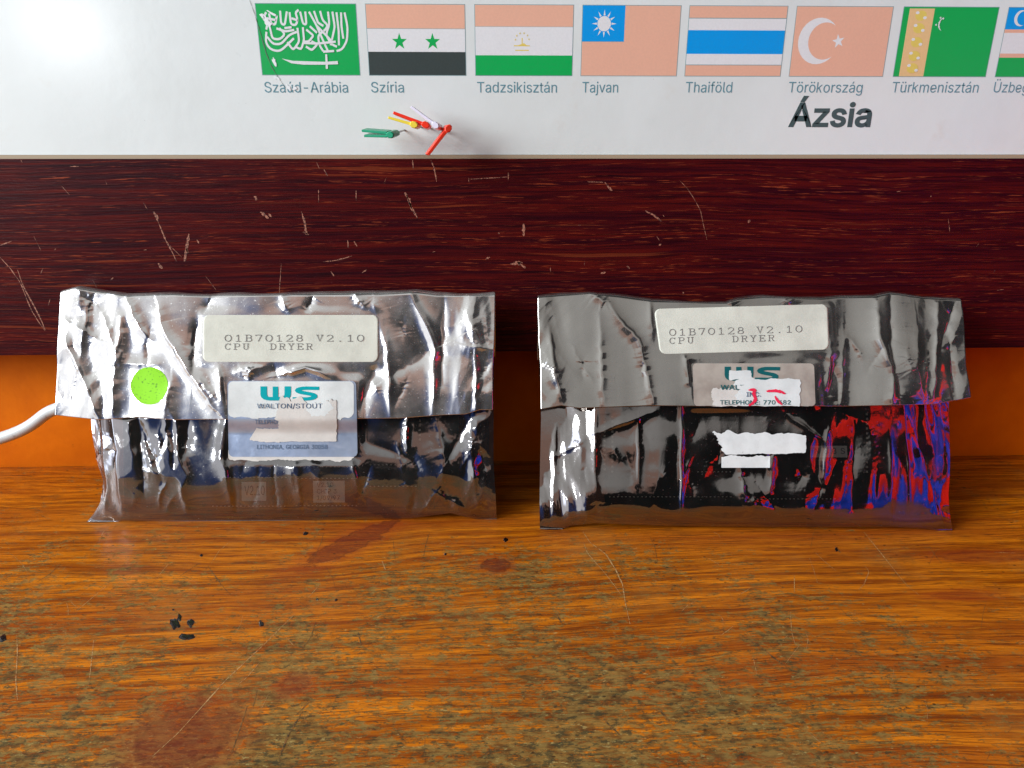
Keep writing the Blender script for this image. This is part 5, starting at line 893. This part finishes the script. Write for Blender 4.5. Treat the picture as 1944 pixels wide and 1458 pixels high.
        if jag[2]: Yg = Yg+(jag[2]*(vnoise(Xg*.06, Xg*0, seed+4)+.4*vnoise(Xg*.25, Xg*0, seed+4)))*(1-t)[:, None]
        if jag[3]: Yg = Yg+(jag[3]*(vnoise(Xg*.06, Xg*0, seed+7)+.4*vnoise(Xg*.25, Xg*0, seed+7)))*t[:, None]
        if shape: Xg, Yg = shape(Xg, Yg, (Xg-x0)/W_, (Yg-y0)/H_)
        dx, dy = Xg-cx, Yg-cy; c_, s_ = math.cos(rot), math.sin(rot)
        Xr, Yr = cx+dx*c_-dy*s_, cy+dx*s_+dy*c_
        Pn, n = H_at(Xr, Yr, over); Pn = Pn+n*off
        o = new_obj(name, Pn.reshape(-1, 3), [tuple(q) for q in grid_faces(nr, nc, True)], mat, par, True)
        if name == 'paper_label':
            m2 = o.modifiers.new('s', 'SOLIDIFY'); m2.thickness = .00015; m2.offset = -1
        return o
    def poly_on(name, uvf, x0, y0, x1, y1, mat, par, over, off, rot=0., keep=None):
        """flat figure (u right 0..1, v up 0..1 from y1 to y0) laid on the surface"""
        uv, f = uvf; cx, cy = (x0+x1)/2, (y0+y1)/2
        X_ = x0+(x1-x0)*uv[:, 0]; Y_ = y1+(y0-y1)*uv[:, 1]
        dx, dy = X_-cx, Y_-cy; c_, s_ = math.cos(rot), math.sin(rot)
        Xr, Yr = cx+dx*c_-dy*s_, cy+dx*s_+dy*c_
        if keep is not None:
            f = [q for q in f if keep(np.mean([Xr[i] for i in q]), np.mean([Yr[i] for i in q]))]
            if not f: return None
        Pn, n = H_at(Xr, Yr, over); lay = uv[:, 2:3]*.000010 if uv.shape[1] > 2 else 0
        return new_obj(name, Pn+n*(off+lay), f, mat, par)
    cfg['decorate'](root, bag, span, poly_on)
    # --- circuit board inside
    A, B = bag.ab([cfg['pcb'][0], cfg['pcb'][1]], [900, 900], pouch_base)
    a0, a1 = A; b0, b1 = .0035, .085
    pc = empty('circuit_board', bag.place((a0+a1)/2, b0, .0)); tag(pc, cfg['pcb_label'], 'circuit board', 'circuit boards inside the bags')
    def pbox(m_, a_, b_, h0, h1, mi=0):
        c = [bag.place(x, y, z) for z in (h0, h1) for (x, y) in ((a_[0], b_[0]), (a_[1], b_[0]), (a_[1], b_[1]), (a_[0], b_[1]))]
        m_.add(c, [(0, 3, 2, 1), (4, 5, 6, 7), (0, 1, 5, 4), (1, 2, 6, 5), (2, 3, 7, 6), (3, 0, 4, 7)], mi)
    m_ = MB(); pbox(m_, (a0, a1), (b0, b1), .0002, .0009); m_.build('substrate', M_pcb, pc)
    for (x0, x1, yy) in cfg['dots']:
        m_ = MB()
        n = int(abs(x1-x0)/7.6)
        for k in range(n):
            xx = x0+(x1-x0)*k/n; aa, bb = bag.ab([xx], [yy], pouch_base); aa = aa[0]; bb = bb[0]; r = .00038
            pbox(m_, (aa-r, aa+r), (bb-r*.6, bb+r*.6), .0009, .0011)
        m_.build('solder_dots', M_solder, pc)
    for (xx, y0, y1) in cfg['vdots']:
        m_ = MB()
        n = int((y1-y0)/9)
        for k in range(n):
            aa, bb = bag.ab([xx], [y0+(y1-y0)*k/n], pouch_base); aa = aa[0]; bb = bb[0]; r = .0005
            pbox(m_, (aa-r, aa+r), (bb-r, bb+r), .0009, .0011)
        m_.build('solder_dots', M_solder, pc)
    for (x0, y0, x1, y1) in cfg['chips']:
        aa, bb = bag.ab([x0, x1], [y1, y0], pouch_base); m_ = MB(); pbox(m_, aa, bb, .0009, .0016); ch = m_.build('chip', M_chip, pc)
        for (q0, r0, q1, r1, txt) in cfg['chip_labels']:
            if q0 < x0-1 or q1 > x1+1: continue
            aa, bb = bag.ab([q0, q1], [r1, r0], pouch_base); m_ = MB(); pbox(m_, aa, bb, .0016, .0017); lb = m_.build('chip_label', M_chiplab, ch)
            vs = []; fs = []
            for i, s_ in enumerate(txt):
                uv, f = text_unit(s_, .0); hh = (bb[1]-bb[0])/(len(txt)*1.5+.5); wd = min((aa[1]-aa[0])*.82, hh*len(s_)*.75)
                yb = bb[1]-hh*1.5*(i+1)+hh*.1; xb = aa[0]+(aa[1]-aa[0])*.12
                k0 = len(vs); vs += [tuple(bag.place(xb+u*wd, yb+v_*hh, .00178)) for u, v_ in uv]; fs += [tuple(j+k0 for j in q) for q in f]
            if fs: new_obj('lettering', vs, fs, M_navy, ch)
    adopt(root); adopt(pc)
    return root

def typed_block(poly_on, par, lines, over='flap', rot=0., off=.00055):
    for s, x0, yb, adv, cap in lines:
        uv, f = typed(s, w=.40); uv = uv.copy()
        poly_on('lettering', (uv, f), x0, yb-cap, x0+adv, yb, M_type, par, over, off, 0)

# "WS" mark as heavy rounded shapes
def ws_mark():
    V_, F_ = [], []
    def ribbon(line, w, lay, asp=.42):
        p = resample([(x/asp, y) for x, y in line], 26)
        for _ in range(2): p[1:-1] = (p[:-2]+p[1:-1]*2+p[2:])/4
        v, f = stroke_poly([tuple(q) for q in p], w); o = len(V_)
        V_.extend([(a*asp, b, lay) for a, b in v]); F_.extend([tuple(k+o for k in q) for q in f])
    ribbon([(.065, .92), (.065, .34), (.08, .20), (.12, .12), (.42, .12), (.455, .20), (.475, .34), (.475, .92)], .26, 0)
    ribbon([(.265, .92), (.265, .20)], .22, 1)
    ribbon([(.97, .88), (.74, .90), (.65, .82), (.63, .70), (.67, .60), (.82, .50), (.93, .42), (.95, .28), (.91, .15), (.82, .10), (.60, .11)], .25, 0)
    return np.array(V_), F_

def deco_left(root, bag, span, poly_on):
    lab = span('paper_label', 385, 598, 719, 687, 12, M_paper, root)
    lab['label'] = 'cream label typed with a part number'
    for s, x0, x1, yb, cap in (('01B70128 V2.10', 427, 695, 648, 12), ('CPU  DRYER', 427, 597, 663.5, 11)):
        uv, f = typed(s, w=.50); uv = uv.copy(); uv[:, 0] /= (len(s)-1+5/7.4)
        poly_on('lettering', (uv, f), x0, yb-cap, x1-4, yb, M_type, lab, 'flap', .00050)
    dot = span('round_sticker', 248, 697, 320, 768, 35.5, M_lime, root, nr=60, nc=40); dot['label'] = 'bright lime green round sticker'
    under = span('sticker_residue', 434, 850, 672, 874, 6, M_torn, root, over='both', off=.00030, jag=(0, 6, 0, 3), nr=24)
    st = span('company_sticker', 432, 723, 676, 867, 9, M_gloss, root, over='both', off=.00042, nr=90, nc=90, shape=lambda X_, Y_, u, v: (X_+3*v, Y_))
    st['label'] = 'shiny company sticker, half torn away'
    # glossy reflection on the sticker's upper part, painted as a white sheet
    up = span('white_glare', 434, 724, 672, 793, 9, M_torn_glare, st, over='both', off=.00052, jag=(0, 0, 0, 4), nr=40)
    poly_on('company_mark', ws_mark(), 494, 734, 605, 760, M_teal, st, 'both', .00068)
    for s, x0, x1, yb, cap in (('WALTON/STOUT', 489, 613, 775, 9), ('TELEPHONE: (404) 482-4900', 485, 622, 805, 8), ('6060 CHAPMAN RD', 498, 600, 836, 7), ('LITHONIA, GEORGIA 30058', 489, 622, 852, 8)):
        poly_on('lettering', text_unit(s, .004), x0, yb-cap, x1, yb, M_navy, st, 'both', .00096 if s[0] == 'W' else .00066)
    span('torn_paper', 527, 762, 640, 838, 2, M_torn, st, over='both', off=.00080, jag=(5, 1, 9, 1), nr=50, nc=60, seed=8)
    span('torn_paper', 474, 812, 532, 836, 1, M_torn, st, over='both', off=.00078, jag=(1, 1, 2, 2), nr=20, nc=40, seed=4, shape=lambda X_, Y_, u, v: (X_+14*(1-v)*(1-u), Y_+3*u))
    span('torn_paper', 585, 765, 632, 788, 9, M_torn_glare, st, over='both', off=.00082, jag=(6, 6, 5, 5), nr=24, nc=30, seed=5)

def deco_right(root, bag, span, poly_on):
    rot = -.028
    lab = span('paper_label', 1247, 582, 1573, 668, 12, M_paper, root, rot=rot, shape=lambda X_, Y_, u, v: (X_+9*(v-.5)*(1-u), Y_))
    lab['label'] = 'cream label typed with a part number, slightly tilted'
    for s, x0, x1, yb, cap in (('01B70128 V2.10', 1270, 1526, 634, 12), ('CPU    DRYER', 1270, 1473, 650, 11)):
        uv, f = typed(s, w=.50); uv = uv.copy(); uv[:, 0] /= (len(s)-1+5/7.4)
        poly_on('lettering', (uv, f), x0, yb-cap, x1-4, yb, M_type, lab, 'flap', .00050, rot)
    st = span('company_sticker', 1314, 690, 1545, 771, 8, M_gloss_r, root, off=.0003, nr=60, jag=(0, 0, 0, 1.2), shape=lambda X_, Y_, u, v: (X_+3*v, Y_)); st['label'] = 'dull company sticker cut by the flap edge'
    cut = lambda x, y: not (1382 < x < 1430 and 703 < y < 722)
    poly_on('company_mark', ws_mark(), 1374, 697, 1479, 723, M_teald, st, 'flap', .00050)
    span('torn_paper', 1383, 704, 1426, 722, 2, M_torn_glare, st, off=.00066, jag=(1, 5, 1, 2), nr=20, nc=30, seed=3)
    span('torn_paper', 1396, 720, 1519, 771, 4, M_torn_glare, st, off=.00060, jag=(5, 2, 2, 1), nr=30, nc=60, seed=6)
    span('torn_paper', 1350, 738, 1400, 771, 4, M_torn, st, off=.00058, jag=(6, 5, 5, 1), nr=24, nc=30, seed=9)
    for s, x0, x1, yb, cap, mm in (('WALTON/STOUT', 1367, 1500, 740, 9, M_teald), ('INC.', 1416, 1444, 753, 8, M_navy), ('TELEPHONE: 770 482', 1366, 1500, 768, 8, M_teald)):
        kp = (lambda x, y: x < 1408) if s.startswith('WALT') else None
        poly_on('lettering', text_unit(s, .012), x0, yb-cap, x1, yb, mm, st, 'flap', .00078, 0, kp)
    def pen(pts, w):
        v, f = strip_poly(pts, w, .3); v = np.array(v); return v, f
    for pts, w in (([(1420,741),(1432,740),(1430,748),(1434,758),(1428,766),(1420,770)], 7), ([(1454,743),(1470,742),(1482,744),(1490,748)], 5.5), ([(1470,752),(1476,762),(1484,769)], 5)):
        v, f = pen(pts, w); uv = np.stack([(v[:, 0]-1400)/100, (1-(v[:, 1]-700)/100)], -1)
        poly_on('marker_stroke', (uv, f), 1400, 700, 1500, 800, M_red, st, 'flap', .0009)
    def sh1(X_, Y_, u, v): return (X_ + 22*v*(1-u), Y_ + (u**2)*8*(1-v) - 3*v*u)
    a = span('paper_remnant', 1354, 819, 1530, 863, 3, M_torn_glare, root, over='pouch', off=.0004, jag=(4, 1, 4, 1.5), nr=40, nc=80, seed=12, shape=sh1); a['label'] = 'ragged white paper remnant of a torn sticker'
    a = span('paper_remnant', 1371, 866, 1463, 888, 1, M_torn_glare, root, over='pouch', off=.0004, jag=(0, 0, 2, 0), nr=20, nc=50, seed=14); a['label'] = 'white rectangular paper remnant below the ragged one'

def rnd_creases(x0, x1, y0, y1, n, A, seed, vert=.8):
    r = np.random.default_rng(seed); out = []
    for _ in range(n):
        x = r.uniform(x0, x1); y = r.uniform(y0, y1); L = r.uniform(15, 80); an = (math.pi/2 + r.normal(0, .35)) if r.random() < vert else r.uniform(0, math.pi)
        out.append(([(x, y), (x+math.cos(an)*L*.5+r.normal(0, 3), y+math.sin(an)*L*.5), (x+math.cos(an)*L, y+math.sin(an)*L)], r.uniform(.3, 1)*A*r.choice([-1, 1]), r.uniform(.8, 2.6)))
    return out
LF = [([(231,604),(228,641),(218,698),(214,787)], 1.3, 2.2), ([(241,567),(258,607),(282,644)], 1.1, 2), ([(302,590),(305,617),(349,691),(406,775)], 1.4, 2.4), ([(392,580),(369,631),(366,711)], -1.2, 2.2),
 ([(194,597),(221,664)], .8, 2), ([(124,641),(164,732),(188,792)], 1.4, 2.6), ([(325,725),(312,792)], 1.0, 1.6), ([(416,698),(430,792)], 1.3, 1.6), ([(170,560),(160,640),(150,700)], 1.2, 3),
 ([(711,577),(735,664),(742,789)], 1.5, 2.2), ([(722,674),(675,789)], -1.2, 2.6), ([(782,560),(826,654),(822,785)], 1.8, 2.6), ([(822,664),(780,690),(735,718)], -.9, 5), ([(842,564),(839,731)], -1.1, 2.8),
 ([(886,597),(916,654)], 1.1, 2), ([(903,664),(903,778)], 1.2, 2), ([(890,657),(936,664)], 1.0, 2), ([(533,560),(550,597)], .9, 1.6), ([(594,563),(580,594)], -.9, 1.6), ([(671,560),(695,584)], .9, 1.6),
 ([(520,715),(587,698),(637,723)], 1.2, 1.6), ([(450,705),(500,695)], 1.0, 2), ([(480,700),(470,722)], .8, 2), ([(232,690),(300,692)], .5, 2), ([(112,600),(180,640)], .8, 2)]
LP = [([(214,795),(228,866),(235,983)], .9, 1.6), ([(248,795),(250,866)], .9, 1.6), ([(265,795),(275,940)], -.9, 2), ([(315,795),(322,893)], 1.1, 1.6), ([(335,799),(345,900),(359,980)], 1.1, 1.8), ([(358,800),(352,866)], -.8, 2),
 ([(429,795),(426,866),(443,963)], 1.2, 1.8), ([(187,795),(201,916),(198,997)], 1.3, 2), ([(772,792),(772,856)], 1.2, 1.6), ([(601,880),(607,916)], .8, 1.4), ([(668,866),(685,940)], .8, 1.4), ([(564,880),(574,960)], .8, 1.6),
 ([(893,792),(853,869)], -1.1, 3), ([(893,806),(900,900),(910,984)], 1.4, 2.4), ([(906,792),(906,839),(940,876)], 1.3, 2.4), ([(842,943),(900,975)], 1.2, 2), ([(275,893),(352,902)], .9, 3), ([(697,840),(780,870),(800,930)], -.9, 5), ([(830,800),(845,870),(835,940)], .9, 3)]
RF = [([(1043,622),(1049,688),(1066,757)], 1.1, 2), ([(1138,596),(1142,705),(1145,767)], .9, 2.4), ([(1158,576),(1175,609),(1211,642),(1227,705),(1240,764)], 1.3, 2.2), ([(1234,573),(1240,639)], .9, 1.6), ([(1300,675),(1316,767)], 1.3, 1.8),
 ([(1568,583),(1578,672),(1572,734)], 1.3, 2), ([(1581,688),(1591,757)], -1.2, 2.6), ([(1664,573),(1664,639),(1690,705),(1690,767)], 1.7, 2.4), ([(1690,560),(1690,672),(1703,751)], -1.5, 2), ([(1779,576),(1776,655),(1769,757)], 1.8, 2.4),
 ([(1809,589),(1782,672)], -1.3, 2.6), ([(1740,622),(1736,705),(1750,757)], 1.5, 3), ([(1604,639),(1598,764)], .9, 3), ([(1385,570),(1400,600)], .9, 1.6), ([(1120,556),(1150,575)], .8, 2), ([(1030,690),(1050,700)], .7, 2), ([(1490,570),(1500,580)], 1, 2), ([(1800,640),(1815,757)], -1.2, 2.4)]
RP = [([(1128,777),(1130,965)], 1.5, 2.2), ([(1056,777),(1049,991)], 1.3, 1.6), ([(1056,866),(1109,836)], 1.2, 2), ([(1132,823),(1240,784)], 1.0, 1.6), ([(1293,770),(1293,971)], 1.0, .9), ([(1211,803),(1211,919)], .8, 1.6), ([(1408,889),(1415,958)], .8, 1.2),
 ([(1469,863),(1463,935)], .8, 1.2), ([(1571,820),(1565,919)], 1.1, 1.4), ([(1479,777),(1565,836)], .9, 1.6), ([(1716,770),(1730,968)], 1.6, 3), ([(1736,797),(1776,952)], -1.3, 3), ([(1780,952),(1792,1005)], 1.2, 2), ([(1621,800),(1618,968)], -1.0, 3), ([(1690,813),(1690,971)], 1.4, 3), ([(1590,780),(1640,800)], .8, 2)]

left = dict(seed=3, wild=.35, turnl=(235, .10), turn=(880, -.0), open_right=1, bl=(200, 990), br=(940, 985), top_y=556, soft=.58, crumple=.8, crumple_px=(205, 885), step_y=795,
 label='silver antistatic bag with a lime green dot, standing on the table before the orange wall',
 flat=[(385, 598, 719, 687), (435, 726, 676, 866)], m_pouch=M_film_p, m_flap=M_film,
 pouch_left=[(150,590),(160,700),(165,795),(175,870),(190,915),(186,955),(164,993)], pouch_right=[(936,590),(938,700),(937,790),(937,880),(941,940),(943,987)],
 pouch_top=[(150,590),(936,590)], pouch_bottom=[(164,993),(196,999),(232,988),(330,990),(500,990),(640,987),(780,984),(855,974),(905,986),(943,987)],
 flap_left=[(114,556),(110,640),(108,720),(104,788)], flap_right=[(940,562),(939,640),(936,700),(936,778)],
 flap_top=[(114,558),(148,550),(190,557),(240,565),(330,562),(400,564),(520,562),(640,562),(720,562),(790,558),(830,563),(940,562)],
 flap_bottom=[(104,788),(160,794),(190,797),(260,792),(330,797),(430,796),(560,795),(680,795),(760,794),(840,788),(885,786),(910,778),(936,778)],
 flap_creases=LF+rnd_creases(120, 930, 560, 760, 22, .6, 5), pouch_creases=LP+rnd_creases(180, 930, 800, 960, 42, .6, 6), decorate=deco_left,
 pcb=(225, 870), pcb_label='dark green circuit board inside the bag with the lime green dot',
 dots=[(400,545,909), (560,680,911), (400,545,963), (560,682,962), (700,795,885), (700,795,926), (575,680,889)], vdots=[(795,800,845)],
 chips=[(440, 915, 530, 955), (560, 915, 672, 958)], chip_labels=[(455, 917, 500, 953, ['V2.10']), (592, 915, 651, 956, ['V2.10', 'CHIP 3', '1/09/97'])])
right = dict(seed=21, ckp=.8, wild=.9, turnl=(1130, .20), turn=(1590, .04), open_right=1, bl=(1027, 1004), br=(1806, 1006), top_y=560, soft=.42, crumple=.7, crumple_px=(1115, 1745), step_y=770,
 label='silver antistatic bag without a green dot, its lower part dark with red and blue reflections',
 flat=[(1250, 584, 1572, 668), (1316, 692, 1545, 770)], m_pouch=M_film_p_r, m_flap=M_film_flap_r,
 pouch_left=[(1021,600),(1025,700),(1028,790),(1026,880),(1025,950),(1025,1007)], pouch_right=[(1800,600),(1802,700),(1803,770),(1805,870),(1803,940),(1808,1009)],
 pouch_top=[(1021,600),(1800,600)], pouch_bottom=[(1025,1007),(1055,1010),(1085,998),(1130,993),(1250,998),(1400,1000),(1550,1001),(1690,1000),(1735,1003),(1775,1006),(1808,1009)],
 flap_left=[(1021,566),(1022,640),(1026,700),(1027,777)], flap_right=[(1824,572),(1829,620),(1832,690),(1842,755)],
 flap_top=[(1021,566),(1060,563),(1120,558),(1180,566),(1240,574),(1380,577),(1400,570),(1450,566),(1560,569),(1600,566),(1662,566),(1690,560),(1760,568),(1824,572)],
 flap_bottom=[(1027,777),(1065,770),(1100,775),(1230,770),(1320,771),(1450,771),(1600,771),(1690,770),(1770,768),(1842,755)],
 flap_creases=RF+rnd_creases(1040, 1820, 570, 750, 20, .45, 15), pouch_creases=RP+rnd_creases(1040, 1800, 780, 960, 36, .5, 16), decorate=deco_right,
 pcb=(1150, 1700), pcb_label='dark circuit board inside the bag with red and blue reflections',
 dots=[(1160,1400,944), (1420,1600,948), (1330,1400,896)], vdots=[(1655,785,905), (1165,790,905), (1150,800,900)],
 chips=[(1540, 842, 1625, 872)], chip_labels=[(1545, 846, 1615, 868, ['N 8 8 S'])])
make_bag(left)
make_bag(right)

# ------------------------------------------------------------------ cable
mb = MB()
c0 = [on_table(-560, 1000, .0036), None]
pl = hit(-20, 838, (0, .372, 0), (0, 1, 0)); pm = hit(105, 777, (0, .374, 0), (0, 1, 0)); pr = hit(260, 730, (0, .375, 0), (0, 1, 0))
ctrl = [Vector((-.62, .345, .0037)), Vector((-.40, .362, .0045)), Vector(pl), Vector(pm), Vector((pm[0]+.03, .374, pm[2]+.005)), Vector((pm[0]+.06, .373, .016)), Vector((pm[0]+.09, .371, .0037)), Vector((pm[0]+.15, .368, .0037))]
pts = []
for i in range(len(ctrl)-1):
    p0, p1, p2, p3 = ctrl[max(i-1, 0)], ctrl[i], ctrl[i+1], ctrl[min(i+2, len(ctrl)-1)]
    for k in range(12):
        t = k/12; pts.append(.5*((2*p1)+(p2-p0)*t+(2*p0-5*p1+4*p2-p3)*t*t+(3*p1-p0-3*p2+p3)*t**3))
pts.append(ctrl[-1])
lathe_tube(mb, pts, [.0032]*len(pts), 20)
cable = mb.build('cable', M_cable, None, True); tag(cable, 'thick white cable rising behind the bag with the green dot', 'cable')

# ------------------------------------------------------------------ cloth added out of view to give the foil its red and blue reflections
def _cloth(g):
    co = g.coord(); x, y, z = g.sep(co)
    n = g.noise(g.vec(x*9.+y*9., y*6., z*5.), 1., 2, .5, .6); w = g.noise(g.vec(x*900., y*900., z*900.), 1., 2, .5)
    n2 = g.noise(g.vec(x*22., y*22., z*9.+4.), 1., 2, .5, .5)
    c = g.mix(g.ss(n, .55, .56), (.94, .014, .006), (.006, .05, .60))
    c = g.mix(g.ss(n2, .40, .385), c, (.012, .008, .012))
    return c, .9, g.bump(w, .3, .0004)
M_cloth = principled('cotton', None, build=_cloth, spec=.1)
nu, nv = 120, 60
u = np.linspace(0, 1, nu)[None, :]; v = np.linspace(0, 1, nv)[:, None]
fold = .010*np.sin(u*17+1.3*np.sin(v*3))*(1-.3*v)+.004*vnoise(u*9+v*0, v*5+u*0, 4)
cx_ = .345+(.50-.345)*u; cy_ = -.14+(.15+.14)*u
Pc = np.stack([cx_-fold*.8+v*.03, cy_+fold*.6-v*.02, np.broadcast_to(.0012+v*.235+.006*np.sin(u*9)*v, fold.shape)], -1)
clo = new_obj('added_reflection_cloth', Pc.reshape(-1, 3), [tuple(q) for q in grid_faces(nv, nu)], M_cloth, None, True)
so = clo.modifiers.new('s', 'SOLIDIFY'); so.thickness = .0016
tag(clo, 'added red and blue folded cloth, seen only mirrored in the bag without a green dot', 'cloth')
